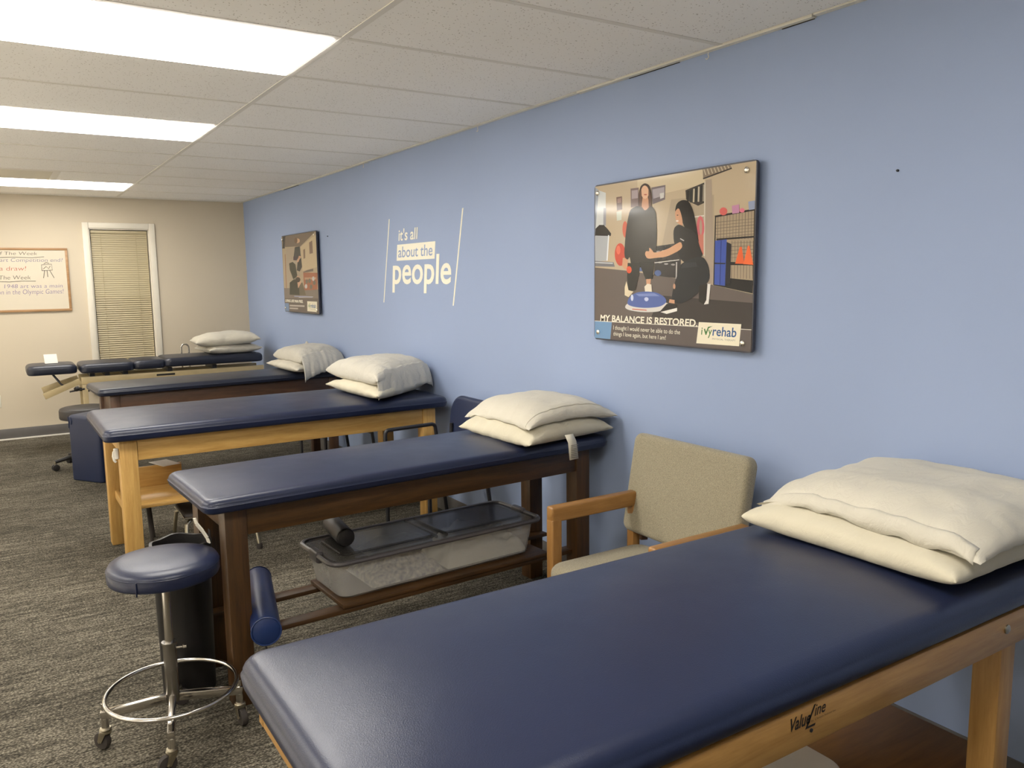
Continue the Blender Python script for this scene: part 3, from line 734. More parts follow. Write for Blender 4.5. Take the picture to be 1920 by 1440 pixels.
# ------------------------------------------------------------------ the room
D = 9.0045            # far wall
H = 2.313             # ceiling
XL, YB = -4.93, -2.686
GY0, GT = 2.8005, 0.6096
XV = -3.15             # carpet meets an added pale floor, out of view, that bounces light upward
fl = struct('floor', MB().box(XV, 0.1, YB - .1, D + .3, -0.06, 0.0), 'carpet', smooth=False)
MB().box(XL - .1, XV, YB - .1, D + .3, -0.06, 0.0).build('added_bounce_floor', 'bounce_floor', fl, smooth=False)
MB().box(XV - .02, XV + .02, YB, D, 0.0, 0.005).build('bounce_floor_strip', 'steel', fl, bevel=.002)  # edge of the added bounce floor
wr = struct('wall_right', MB().box(0.0, 0.12, YB - .1, D + .3, 0.0, H + .09), 'blue_paint', smooth=False)
struct('wall_left', MB().box(XL - .12, XL, YB - .1, D + .3, 0.0, H + .09), 'white_paint', smooth=False)  # unseen wall, set close and kept white for bounce light
struct('wall_back', MB().box(XL, 0.0, YB - .12, YB, 0.0, H + .09), 'white_paint', smooth=False)  # unseen wall, kept white for bounce light
WX0, WX1, WZ0, WZ1 = -1.503, -0.957, 0.46, 2.010      # window opening
m = MB()
m.box(XL, WX0, D, D + .14, 0, H + .09); m.box(WX1, 0.0, D, D + .14, 0, H + .09)
m.box(WX0, WX1, D, D + .14, 0, WZ0); m.box(WX0, WX1, D, D + .14, WZ1, H + .09)
struct('wall_far', m, 'cream_paint', smooth=False)

# baseboards
bb = struct('baseboard_far', MB().box(XL, 0.0, D - .008, D, 0.0, 0.105), 'base_vinyl', bevel=0.002)
MB().box(XL, -0.012, D - .022, D - .008, 0.0, 0.012).build('toe_strip', 'metal_strip', bb)
struct('baseboard_right', MB().box(-.008, 0.0, YB, D - .03, 0.0, 0.105), 'base_vinyl', bevel=0.002)

# ceiling: slab above, lay-in tiles and tee bars below it
ceil = struct('ceiling', MB().box(XL, 0.0, YB, D, H + .05, H + .09), 'dark_gap', smooth=False)
XC = [0.0, -1.235, -2.455, -3.675, -4.895]
LIGHTS = [(1, k) for k in (0, 3, 8, -4)] + [(3, k) for k in (0, 3, 8, -4)]  # unseen panels assumed for light; side column fits the poster reflections
def gy(k): return GY0 + GT * k
tilemesh = {}
def tile(x0, x1, y0, y1):
    key = (round(x1 - x0, 3), round(y1 - y0, 3))
    lx, ly = key
    if key not in tilemesh:
        t = MB().box(-lx / 2 + .010, lx / 2 - .010, -ly / 2 + .010, ly / 2 - .010, 0.0, 0.015)
        o = t.build('ceiling_tile', 'tile', ceil, smooth=False)
        tilemesh[key] = o.data
    else:
        o = link('ceiling_tile', tilemesh[key], ceil)
    o.location = ((x0 + x1) / 2, (y0 + y1) / 2, H + 0.0012 + random.uniform(0, .0012))
for ci in range(4):
    x1, x0 = XC[ci], XC[ci + 1]
    if ci == 0: x1 = -0.020
    for k in range(-9, 11):
        y0, y1 = gy(k), min(gy(k + 1), D - .015)
        if (ci, k) in LIGHTS: continue
        if (ci, k) == (1, 7):
            tile(-1.845, -1.235, y0, y1); continue
        tile(x0, x1, y0, y1)
barm = None
for k in range(-8, 11):
    if barm is None:
        b = MB().box(XL + .02, -.02, -.012, .012, 0, .022).build('tee_bar', 'metal_strip', ceil, smooth=False)
        barm = b.data
    else:
        b = link('tee_bar', barm, ceil)
    b.location = (0, gy(k), H)
barm = None
for x in XC[1:]:
    if barm is None:
        b = MB().box(-.012, .012, YB, D, 0, .022).build('main_tee', 'metal_strip', ceil, smooth=False)
        barm = b.data
    else:
        b = link('main_tee', barm, ceil)
    b.location = (x, 0, H - .0006)
MB().box(-1.857, -1.833, gy(7), gy(8), H - .0006, H + .02).build('tee_bar', 'metal_strip', ceil, smooth=False)
# wall angles along the blue and the far wall, in butted lengths
def angle_strip(name, x0, x1, y0, y1, z0, lip, par):
    return MB().box(x0, x1, y0, y1, z0, z0 + .022).build(name, 'wall_angle', par, smooth=False)
tr = tag(bpy.data.objects.new('trim_1', None), kind='structure'); C.objects.link(tr)
for y0, y1, dz in ((YB, 1.79, 0.0), (1.795, 3.06, -.004), (3.065, 5.55, 0.0), (5.555, 7.60, -.003), (7.605, D, 0.001)):
    angle_strip('wall_angle', -.024, 0.0, y0, y1, H - .002 + dz, 0, tr)
tr2 = tag(bpy.data.objects.new('trim_2', None), kind='structure'); C.objects.link(tr2)
angle_strip('wall_angle', XL, -.024, D - .022, D, H - .002, 0, tr2)
for y0, y1 in ((1.80, 1.93), (2.42, 2.72), (7.12, 7.55)):
    MB().box(-.0035, -.0005, y0, y1, H - .0085, H - .002).build('shadow_gap', 'dark_gap', tr, smooth=False)

# ceiling lights
def ceiling_light(ci, k, label):
    x1, x0, y0, y1 = XC[ci] - .012, XC[ci + 1] + .012, gy(k) + .012, gy(k + 1) - .012
    cx, cy = (x0 + x1) / 2, (y0 + y1) / 2
    t = thing('ceiling_light', label, 'light', (cx, cy, H), 0, 'recessed ceiling light panels')
    hx, hy = (x1 - x0) / 2, (y1 - y0) / 2
    f = MB(); w = .014
    f.box(-hx, hx, -hy, -hy + w, 0, .04); f.box(-hx, hx, hy - w, hy, 0, .04)
    f.box(-hx, -hx + w, -hy + w, hy - w, 0, .04); f.box(hx - w, hx, -hy + w, hy - w, 0, .04)
    f.build('lamp_frame', 'metal_strip', t, smooth=False)
    MB().box(-hx + w, hx - w, -hy + w, hy - w, -.006, .012).build('diffuser', 'lamp', t, smooth=False)
    return t
LL = {(1, 0): 'big lit ceiling panel nearest the camera, cut by the left and top edge',
      (1, 3): 'lit ceiling panel in the middle of the row of three',
      (1, 8): 'farthest lit ceiling panel, close to the cream far wall'}
for ci, k in LIGHTS:
    ceiling_light(ci, k, LL.get((ci, k), 'assumed lit ceiling panel elsewhere in the room, out of the picture'))
# return air grille
g = thing('return_grille', 'beige return air grille in the ceiling before the farthest light', 'vent', (-2.150, (gy(7) + gy(8)) / 2, H))
m = MB()
for a in (-1, 1):
    m.box(-.293, .293, a * .279 - .014, a * .279 + .014, -.002, .012)
    m.box(a * .279 - .014, a * .279 + .014, -.265, .265, -.002, .012)
m.build('grille_frame', 'metal_strip', g, smooth=False)
MB().box(-.265, .265, -.265, .265, .008, .02).build('grille_back', 'grille_dark', g, smooth=False)
lm = None
for i in range(13):
    if lm is None:
        o = MB().bar((-.265, 0, .003), (.265, 0, .003), .036, .002, (0, .18, .98)).build('louver', 'grille_dark', g, smooth=False); lm = o.data
    else:
        o = link('louver', lm, g)
    o.location = (0, -.245 + i * .041, 0)

# small white ceiling hooks on the wall angle
for y, lab in ((2.258, 'small white clip hanging from the ceiling edge nearest the camera'), (3.972, 'small white clip hanging from the ceiling edge above the wall lettering'), (5.61, 'small white clip hanging from the ceiling edge farthest along the blue wall')):
    p = [(-.014, y, H - .001), (-.014, y, H - .012)] + arc((-.014, y + .006, H - .024), .008, 120, 330, 8, 'yz')
    tag(MB().tube(p, .0018, 6).build('ceiling_hook', 'white_plastic'), lab, 'hook', 'clips on the ceiling edge')
tag(MB().lathe([(.004, 0), (.004, .004), (.0025, .008)], 10, (0, 1.483, 1.785 + .0), (-1, 0, 0)).build('wall_nail', 'black_metal'), 'tiny dark nail in the blue wall right of the large poster', 'nail')
tag(MB().lathe([(.004, 0), (.004, .004), (.0025, .008)], 10, (0, 6.44, 1.832), (-1, 0, 0)).build('wall_nail', 'black_metal'), 'tiny dark nail in the blue wall right of the small far poster', 'nail')

# window in the far wall
win = tag(bpy.data.objects.new('window_1', None), kind='structure'); C.objects.link(win)
cw = .056
MB().box(WX0 - cw, WX0, D - .018, D, WZ0 - .02, WZ1 + cw).build('casing', 'trim_white', win, bevel=.004)
MB().box(WX1, WX1 + cw, D - .018, D, WZ0 - .02, WZ1 + cw).build('casing', 'trim_white', win, bevel=.004)
MB().box(WX0, WX1, D - .018, D, WZ1, WZ1 + cw).build('casing', 'trim_white', win, bevel=.004)
MB().box(WX0 - cw - .02, WX1 + cw + .02, D - .045, D + .02, WZ0 - .045, WZ0 - .02).build('sill', 'trim_white', win, bevel=.004)
m = MB(); m.box(WX0, WX0 + .01, D, D + .13, WZ0, WZ1); m.box(WX1 - .01, WX1, D, D + .13, WZ0, WZ1); m.box(WX0, WX1, D, D + .13, WZ1 - .01, WZ1)
m.build('jamb', 'trim_white', win, smooth=False)
glass, gnt, gbs = newmat('window_glass')
gbs.inputs['Roughness'].default_value = 0.03
gnt.links.new(ramp(gnt, noise_node(gnt, coords(gnt, (1, 1, 1)), 2.0), [(0.3, (30, 34, 40)), (0.7, (36, 40, 46))]), gbs.inputs['Base Color'])
MB().box(WX0 + .01, WX1 - .01, D + .115, D + .12, WZ0, WZ1 - .01).build('pane', glass, win, smooth=False)

bl = thing('window_blind', 'closed beige slatted blind in the white framed far window', 'blind', ((WX0 + WX1) / 2, D + .03, WZ0))
bw = (WX1 - WX0) / 2 - .018
MB().box(-bw, bw, -.016, .016, WZ1 - WZ0 - .045, WZ1 - WZ0 - .018).build('headrail', 'slat', bl, bevel=.002)
MB().box(-bw, bw, -.012, .012, .015, .032).build('bottom_rail', 'slat', bl, bevel=.003)
sm = None
ztop = WZ1 - WZ0 - .055
ns = int((ztop - .04) / .0215)
for i in range(ns):
    z = ztop - i * .0215
    if sm is None:
        q = MB(); a = R(62)
        pts = []
        for t in (-1, -.5, 0, .5, 1):
            yy = t * .0125; zz = .0022 * (1 - t * t)
            pts.append((yy * math.cos(a) - zz * math.sin(a), yy * math.sin(a) + zz * math.cos(a)))
        vs = [(x, p[0], p[1]) for x in (-bw, bw) for p in pts]
        q.add(vs, [(j, j + 1, j + 6, j + 5) for j in range(4)])
        o = q.build('slat', 'slat', bl); sm = o.data
    else:
        o = link('slat', sm, bl)
    o.location = (0, 0, z)
    # upper half hangs a little tighter shut than the lower half
    o.rotation_euler = (R(10) if i < ns * .42 else R(-4), 0, 0)
for x in (-.17, .15):
    MB().tube([(x, -.016, .03), (x, -.016, ztop)], .0014, 6).build('ladder_cord', 'cord', bl)

# whiteboard
WBX0, WBX1, WBZ0, WBZ1 = -2.95, -1.700, 1.212, 1.815
wbd = thing('whiteboard', 'framed whiteboard with handwritten weekly joke and fact on the cream wall', 'whiteboard', ((WBX0 + WBX1) / 2, D, WBZ0))
hw, hz = (WBX1 - WBX0) / 2, WBZ1 - WBZ0
MB().box(-hw + .01, hw - .01, -.014, -.002, .01, hz - .01).build('writing_surface', 'whiteboard', wbd, smooth=False)
fb = .022
for a in ((-hw, hw, 0, fb), (-hw, hw, hz - fb, hz)):
    MB().box(a[0], a[1], -.02, 0, a[2], a[3]).build('frame_rail', 'board_frame', wbd, bevel=.003)
for a in (-hw, hw - fb):
    MB().box(a, a + fb, -.0205, 0, fb, hz - fb).build('frame_rail', 'board_frame', wbd, bevel=.003)
def wbmap(a, b): return (a - (WBX0 + WBX1) / 2, -.0146, b - WBZ0)
def wbline(pts, mat, r=.003):
    MB().tube([wbmap(*p) for p in pts], r, 5).build('pen_stroke', mat, wbd)
for s, mt, x0, x1, z0, z1 in (('Joke Of The Week', 'marker_black', -2.44, -1.955, 1.738, 1.778),
                              ("s art Competition end?", 'marker_blue', -2.30, -1.745, 1.672, 1.718),
                              ('a draw!', 'marker_red', -2.27, -2.055, 1.602, 1.642),
                              ('Fact of The Week', 'marker_black', -2.46, -2.025, 1.520, 1.556),
                              ('1948 art was a main', 'marker_violet', -2.245, -1.765, 1.438, 1.474),
                              ('tion in the Olympic Games!', 'marker_violet', -2.33, -1.760, 1.366, 1.424)):
    lettering('handwriting', s, mt, wbd, wbmap, x0, x1, z0, z1, -0.012, 0.12)
wbline([(-2.46, 1.727), (-2.3, 1.722), (-2.15, 1.727), (-2.0, 1.722), (-1.90, 1.731)], 'marker_black', .0022)
wbline([(-2.46, 1.506), (-2.3, 1.502), (-2.2, 1.496), (-2.1, 1.504), (-1.985, 1.502)], 'marker_black', .0022)
# little easel drawing
ex = -1.885
for pts in ([(ex - .042, 1.60), (ex - .042, 1.655), (ex + .042, 1.662), (ex + .046, 1.605), (ex - .042, 1.60)],
            [(ex - .02, 1.60), (ex - .034, 1.53)], [(ex + .0, 1.60), (ex + .003, 1.54)], [(ex + .022, 1.605), (ex + .055, 1.53)],
            [(ex - .022, 1.664), (ex, 1.678), (ex + .022, 1.668)], [(ex - .03, 1.615), (ex - .005, 1.640), (ex + .015, 1.618), (ex + .03, 1.645)]):
    wbline(pts, 'marker_black', .0024)

# outlet at the left picture edge
ot = thing('wall_outlet', 'white wall outlet low on the cream wall at the left edge', 'outlet', (-2.392, D, .375))
MB().box(-.035, .035, -.006, 0, -.057, .057).build('cover_plate', 'white_plastic', ot, bevel=.002)
for z in (-.022, .022):
    MB().box(-.014, .014, -.0075, -.005, z - .013, z + .013).build('socket', 'trim_white', ot, bevel=.001)

# ------------------------------------------------------------------ wall lettering on the blue wall
dc = thing('wall_lettering', "white vinyl wall lettering reading it's all about the people", 'lettering', (0, 4.77, 1.6))
def dmap(off):
    return lambda a, b: (-off, a - 4.77, b - 1.6)
def dquad(name, pts, off, mat='decal'):
    vs = [(-off, a - 4.77, b - 1.6) for a, b in pts] + [(-.0001, a - 4.77, b - 1.6) for a, b in pts]
    MB().add(vs, [(0, 1, 2, 3), (7, 6, 5, 4), (0, 4, 5, 1), (1, 5, 6, 2), (2, 6, 7, 3), (3, 7, 4, 0)]).build(name, mat, dc, smooth=False)
dquad('slanted_bar', [(5.226, 1.888), (5.363, 1.315), (5.351, 1.315), (5.214, 1.888)], .0012)
dquad('slanted_bar', [(4.189, 1.883), (4.331, 1.315), (4.317, 1.315), (4.175, 1.883)], .0012)
dquad('text_panel', [(5.102, 1.709), (5.119, 1.602), (4.555, 1.602), (4.538, 1.709)], .0012)
lettering('word', "it's all", 'decal', dc, dmap(.0014), 5.078, 4.780, 1.733, 1.812, 0.014, 0.12)
lettering('word', 'about the', 'blue_paint', dc, dmap(.0016), 5.090, 4.580, 1.622, 1.694, 0.008, 0.12)
lettering('word', 'people', 'decal', dc, dmap(.0014), 5.205, 4.340, 1.386, 1.630, 0.016, 0.10)

# ------------------------------------------------------------------ posters
def poster(name, label, y_left, y_right, z0, z1, data):
    """glossy print board on stand-offs; u runs from y_left to y_right"""
    wd, ht = y_left - y_right, z1 - z0
    t = thing(name, label, 'poster', (-.004, (y_left + y_right) / 2, z0), 0, 'print boards on the blue wall')
    t0, t1 = -.030, -.016
    def mp(off):
        return lambda u, v: (t0 - off, wd / 2 - u * wd, v * ht)
    # board with rounded corners
    r = .018; poly = []
    for cy, cz, a0 in ((wd / 2 - r, ht - r, 0), (-wd / 2 + r, ht - r, 90), (-wd / 2 + r, r, 180), (wd / 2 - r, r, 270)):
        for k in range(5):
            a = R(a0 + 22.5 * k)
            poly.append((cy + r * math.cos(a), cz + r * math.sin(a)))
    n = len(poly)
    vs = [(t0, a, b) for a, b in poly] + [(t1, a, b) for a, b in poly]
    MB().add(vs, [tuple(range(n)), tuple(range(2 * n - 1, n - 1, -1))] + [(i, n + i, n + (i + 1) % n, (i + 1) % n) for i in range(n)]).build('board', 'board_edge', t, smooth=False)
    vs, fs, cols = [], [], []
    ins = 0.006
    for i, (c, pts) in enumerate(data):
        o = len(vs)
        f = mp(.0001 + .000012 * i)
        if len(pts) >= 7 and min(q[0] for q in pts) > .004 and max(q[0] for q in pts) < .99:                       # soften the outlines of figures and balls
            for _ in range(2):
                q_ = []
                for k in range(len(pts)):
                    p0, p1 = pts[k], pts[(k + 1) % len(pts)]
                    q_ += [(p0[0] * .78 + p1[0] * .22, p0[1] * .78 + p1[1] * .22), (p0[0] * .22 + p1[0] * .78, p0[1] * .22 + p1[1] * .78)]
                pts = q_
        for u, v in pts:
            u = min(max(u, ins), 1 - ins); v = min(max(v, ins * 1.4), 1 - ins * 1.4)
            # keep inside the rounded corners
            vs.append(f(u, v)); cols.append(lin(c if max(c) > 92 else tuple(k * .68 for k in c)))
        fs.append(tuple(range(o, len(vs))))
    bm = bmesh.new()
    vv = [bm.verts.new(p) for p in vs]
    for q in fs:
        for t3 in tessellate_polygon([[Vector((vs[i][1], vs[i][2], 0)) for i in q]]):
            try:
                bm.faces.new([vv[q[i]] for i in t3])
            except ValueError:
                pass
    bm.normal_update()
    for f in bm.faces:
        if f.normal.x > 0: f.normal_flip()
    me = bpy.data.meshes.new('printed_picture')
    bm.to_mesh(me); bm.free()
    at = me.color_attributes.new('Col', 'FLOAT_COLOR', 'POINT')
    for i, c in enumerate(cols):
        at.data[i].color = c
    me.materials.append(MAT['print'])
    link('printed_picture', me, t)
    top = .0001 + .000012 * (len(data) + 3)
    for u, v in ((.027, .948), (.951, .952), (.035, .049), (.951, .049)):
        x, y, z = mp(0)(u, v)
        MB().lathe([(.011, 0), (.011, .006), (.007, .009), (.003, .010)], 14, (x, y, z), (-1, 0, 0)).build('standoff_cap', 'screw', t)
        MB().lathe([(.008, 0), (.008, .0157)], 10, (t1 + .0155, y, z), (-1, 0, 0)).build('standoff', 'screw', t)
    return t, mp(top)
def logo(t, mp, u0, u1, v0, v1):
    w_ = u1 - u0
    us = u0 + w_ * .33
    lettering('logo_text', 'i', 'print_green', t, mp, u0, u0 + w_ * .045, v0 + .012, v0 + .052, .01, .1)
    q = [mp(u0 + w_ * a, v0 + b) for a, b in ((.08, .044), (.13, .012), (.155, .012), (.22, .050), (.33, .064), (.20, .058), (.145, .030), (.11, .048))]
    me = bpy.data.meshes.new('logo_swoosh'); me.from_pydata(q, [], [(0, 1, 6, 7), (1, 2, 6), (2, 3, 5, 6), (3, 4, 5)]); me.materials.append(MAT['print_green'])
    link('logo_swoosh', me, t)
    lettering('logo_text', 'y', 'print_green', t, mp, u0 + w_ * .20, us - w_ * .01, v0 - .004, v0 + .042, .012, .1)
    lettering('logo_text', 'rehab', 'print_blue', t, mp, us, u1, v0 + .010, v0 + .062, .014, .1)
    lettering('logo_text', 'PHYSICAL THERAPY', 'print_grey', t, mp, us, u1 - w_ * .02, v0 - .012, v0 - .002)
p1, mp1 = poster('gym_poster', 'large glossy poster of two women by a blue balance dome on the blue wall', 2.914, 1.994, 1.195, 1.882, PRINT_GYM)
lettering('headline', 'MY BALANCE IS RESTORED.', 'print_white', p1, mp1, .049, .703, .122, .165, .026, .08)
lettering('caption', 'I thought I would never be able to do the', 'print_white', p1, mp1, .149, .600, .064, .099, -.004, .06)
lettering('caption', 'things I love again, but here I am!', 'print_white', p1, mp1, .150, .512, .026, .060, -.004, .06)
logo(p1, mp1, .725, .918, .068, .13)
p2, mp2 = poster('clinic_poster', 'smaller looking far poster of people exercising, beside the far corner', 7.585, 6.630, 1.190, 1.888, PRINT_CLINIC)
lettering('headline', 'LIVING LIFE PAIN FREE.', 'print_white', p2, mp2, .03, .566, .128, .165, .03, .08)
logo(p2, mp2, .702, .913, .065, .12)

# ------------------------------------------------------------------ treatment tables
def table(name, label, cx, cy, rz, L, W, zb, zt, wd, leg=.072, rail_h=.085, over=(.06, .035), vin='navy', rail_out=False, legx=None):
    """padded treatment table; local x runs to the wall, y away from the camera"""
    t = thing(name, label, 'treatment table', (cx, cy, 0), rz, 'padded treatment tables along the blue wall')
    th = zt - zb - .016
    MB().slab(L, W, th, .045, min(.034, th * .46), .016, crown=.016, c=(0, 0, zb), n=8, puff=.003).build('pad', vin, t, angle=60)
    hx, hy = L / 2 - over[0], W / 2 - over[1]
    lx = hx if legx is None else legx
    z1 = zb - .004
    MB().box(-hx + .02, hx - .02, -hy + .03, hy - .03, zb - .012, zb + .004).build('deck_board', wd + '_x', t, smooth=False)
    for s in (-1, 1):
        if rail_out:
            MB().box(-hx, hx, s * hy - .012, s * hy + .012, z1 - rail_h, z1).build('long_rail', wd + '_x', t, bevel=.003)
        else:
            MB().box(-lx + leg + .001, lx - leg - .001, s * (hy - .018) - .011, s * (hy - .018) + .011, z1 - rail_h, z1).build('long_rail', wd + '_x', t, bevel=.003)
        e = s * ((hx - .012) if rail_out else (lx - leg / 2))
        MB().box(e - .011, e + .011, -hy + (.013 if rail_out else leg + .001), hy - (.013 if rail_out else leg + .001), z1 - rail_h, z1).build('end_rail', wd + '_y', t, bevel=.003)
    legs = None
    for sx in (-1, 1):
        for sy in (-1, 1):
            off = .0125 if rail_out else 0.0
            x = sx * (lx - leg / 2); y = sy * (hy - leg / 2 - off)
            ztop = z1 - .001
            if legs is None:
                o = MB().box(-leg / 2, leg / 2, -leg / 2, leg / 2, 0, ztop).build('leg', wd + '_z', t, bevel=.004); legs = o.data
            else:
                o = link('leg', legs, t)
            o.location = (x, y, 0)
    return t

# nearest table
AX0, AX1, AY0, AY1 = -2.000, -.060, .878, 1.538
ta = table('treatment_table', 'nearest treatment table, navy pad on a pale maple frame with printed rail', (AX0 + AX1) / 2, (AY0 + AY1) / 2, 0, AX1 - AX0, AY1 - AY0, .700, .786, 'maple', leg=.066, rail_h=.082, over=(.035, .018), rail_out=True, legx=.698)
acx, acy = (AX0 + AX1) / 2, (AY0 + AY1) / 2
MB().prism([(.78 - .42, -.23), (.765, -.23), (.765, .10), (.36, .10), (.32, .02), (.32, -.1)], .235, .252).build('shelf', 'shelf_x', ta, bevel=.003)
for y in (-.232, .232):
    MB().box(-.63, .63, y - .012, y + .012, .185, .230).build('stretcher', 'maple_x', ta, bevel=.003)
yr = AY0 + .018 - .012 - .0008 - acy
fm = lambda a, b: (a - acx, yr, b)
lettering('rail_print', 'Value', 'ink', ta, fm, -1.192, -1.135, .658, .684, .022, .25)
lettering('rail_print', 'L', 'ink', ta, fm, -1.150, -1.120, .650, .692, -.01, .5)
lettering('rail_print', 'ine', 'ink', ta, fm, -1.124, -1.092, .668, .690, .010, .25)
lettering('rail_print', 'by Clinton Industries', 'ink', ta, fm, -1.133, -1.062, .6585, .6635, -.004, .1)
MB().lathe([(.004, 0), (.004, .002), (.002, .003)], 10, (-1.132 - acx, yr + .0007, .643), (0, -1, 0)).build('screw_head', 'black_metal', ta)
MB().lathe([(.011, 0), (.011, .003), (.006, .006)], 14, (-.435 - acx, yr + .0007, .662), (0, -1, 0)).build('bolt', 'steel', ta)
MB().lathe([(.011, 0), (.011, .003), (.006, .006)], 14, (-1.62 - acx, yr + .0007, .662), (0, -1, 0)).build('bolt', 'steel', ta)

# second table, dark walnut stain, with shelf
BR = R(3.0)
tb = table('treatment_table', 'second treatment table, navy pad on a walnut frame with storage box below', -.943, 3.010, BR, 1.775, .545, .715, .782, 'walnut', leg=.076, rail_h=.10, over=(.075, .058))
for y in (-.150, .115):
    MB().box(-.80, .80, y - .030, y + .030, .222, .240).build('stretcher', 'walnut_x', tb, bevel=.003)
MB().box(-.385, .60, -.185, .150, .241, .258).build('shelf', 'walnut_x', tb, bevel=.004)
m = MB()
pts = [(-.905, -.20, .700), (-.900, -.205, .680), (-.885, -.215, .655), (-.874, -.222, .632), (-.870, -.224, .615)]
for i, p in enumerate(pts[:-1]):
    m.bar(p, pts[i + 1], .032, .004, (1, 0, 0))
m.build('hanging_strap', 'white_plastic', tb)
MB().box(-.8675, -.8655, -.236, -.214, .628, .660).build('strap_label', 'ink', tb, smooth=False)
# third table, honey oak with shelf and back panel
tcx, tcy = -1.005, 4.690
tc = table('treatment_table', 'third treatment table, navy pad on a honey oak frame with boxed shelf', tcx, tcy, R(.4), 1.89, .80, .705, .785, 'oak', leg=.082, rail_h=.105, over=(.07, .05))
MB().box(-.79, .79, -.235, .165, .318, .338).build('shelf', 'oak_x', tc, bevel=.003)
MB().box(-.79, -.50, .166, .184, .318, .452).build('shelf_back', 'oak_x', tc, bevel=.003)
for x in (-.832, .832):
    MB().box(x - .011, x + .011, -.266, .266, .27, .317).build('end_stretcher', 'oak_y', tc, bevel=.003)
m = MB().slab(.022, .03, .055, .009, .006, c=(-.888, -.33, .612)).build('hook_clip', 'white_plastic', tc)
m = MB().tube([(-.888, -.33, .66), (-.899, -.335, .650), (-.903, -.338, .63), (-.899, -.339, .608), (-.892, -.337, .600)], .006, 8).build('hook_clip', 'white_plastic', tc)

# fourth table, dark stain
td = table('treatment_table', 'fourth treatment table, navy pad on a dark frame, partly behind the oak table', -.915, 6.335, R(3.6), 1.80, .52, .715, .780, 'dark', leg=.062, rail_h=.15, over=(.075, .04), vin='navy_dark')
MB().box(-.79, .79, -.20, .20, .24, .258).build('shelf', 'dark_x', td, bevel=.003)
MB().tube([(-.752, -.235, .60), (-.748, -.243, .575), (-.740, -.247, .555)], .010, 8).build('hook_clip', 'white_plastic', td)

# ------------------------------------------------------------------ far adjustable table
te = thing('adjustable_table', 'sectioned navy therapy table on a beige steel frame by the window', 'therapy table', (-1.10, 8.21, 0))
ZP = .685
for x0, x1, w, dz, rx in ((-2.150, -1.765, .40, .004, 0), (-1.745, -1.305, .46, .0, 0), (-1.320, -1.035, .44, .004, 0), (-1.055, -.150, .48, .012, 0)):
    MB().slab(x1 - x0, w, .082, .06, .034, .02, crown=.010, c=((x0 + x1) / 2 + 1.10, 0, ZP + dz)).build('cushion', 'navy_dark', te, angle=60)
for y in (-.135, .135):
    MB().box(-.64, .97, y - .02, y + .02, .585, .650).build('frame_beam', 'beige_metal', te, bevel=.003)
    MB().bar((-.645, y, .618), (-.935, y, .500 + (.0 if y < 0 else .025)), .036, .052, (0, 0, 1)).build('tilt_arm', 'beige_metal', te, bevel=.003)
    for x in (-.615, .80):
        MB().box(x - .022, x + .022, y - .018, y + .018, .06, .584).build('leg', 'beige_metal', te, bevel=.003)
    MB().box(-.70, .90, y - .022, y + .022, .02, .06).build('floor_rail', 'beige_metal', te, bevel=.003)
    MB().tube([(-.86, y * .8, .69), (-.80, y, .60), (-.77, y, .575)], .008, 8).build('head_support', 'black_metal', te)
for x in (-.55, -.43, -.28, .1, .5):
    MB().box(x - .02, x + .02, -.16, .16, .651, ZP + .002).build('cushion_bracket', 'black_metal', te, smooth=False)
MB().box(-.02, .14, -.158, -.1555, .615, .632).build('rating_plate', 'black_plastic', te, smooth=False)
MB().tube([(-.62, -.16, .545), (-.70, -.17, .535), (-.74, -.175, .53)], .007, 8).build('lever', 'black_metal', te)
MB().lathe([(.006, 0), (.02, .005), (.022, .03), (.010, .045)], 12, (-.66, -.17, .555), (-1, 0, -.2)).build('knob', 'black_plastic', te)
MB().tube([(-.66, .0, .53), (-.58, -.02, .515), (-.52, 0, .54)], .016, 10).build('spring_lever', 'black_plastic', te)
hp = [(.283, .255, .60), (.283, .255, .832)] + [(.318 - .035 * math.cos(R(a)), .255, .832 + .036 * math.sin(R(a))) for a in range(15, 180, 15)] + [(.353, .255, .832), (.353, .255, .60)]
MB().tube(hp, .008, 10).build('side_handle', 'chrome', te)
MB().box(.27, .366, .156, .262, .60, .612).build('handle_bracket', 'beige_metal', te, smooth=False)
# tent card on the head cushion
cd_ = thing('tent_card', 'small white folded card standing on the head cushion of the far table', 'card', (-1.955, 8.16, ZP + .004 + .0935))
MB().add([(-.05, -.03, 0), (.05, -.03, 0), (.045, .0, .078), (-.055, .0, .078), (-.05, -.0288, 0), (.05, -.0288, 0), (.045, .0012, .078), (-.055, .0012, .078)], [(0, 1, 2, 3), (7, 6, 5, 4), (0, 4, 5, 1), (1, 5, 6, 2), (2, 6, 7, 3), (3, 7, 4, 0)]).build('card_front', 'paper', cd_, smooth=False)
MB().add([(-.05, .032, 0), (.05, .032, 0), (.045, .0014, .078), (-.055, .0014, .078), (-.05, .033, 0), (.05, .033, 0), (.045, .0026, .078), (-.055, .0026, .078)], [(0, 1, 2, 3), (7, 6, 5, 4), (0, 4, 5, 1), (1, 5, 6, 2), (2, 6, 7, 3), (3, 7, 4, 0)]).build('card_back', 'paper', cd_, smooth=False)

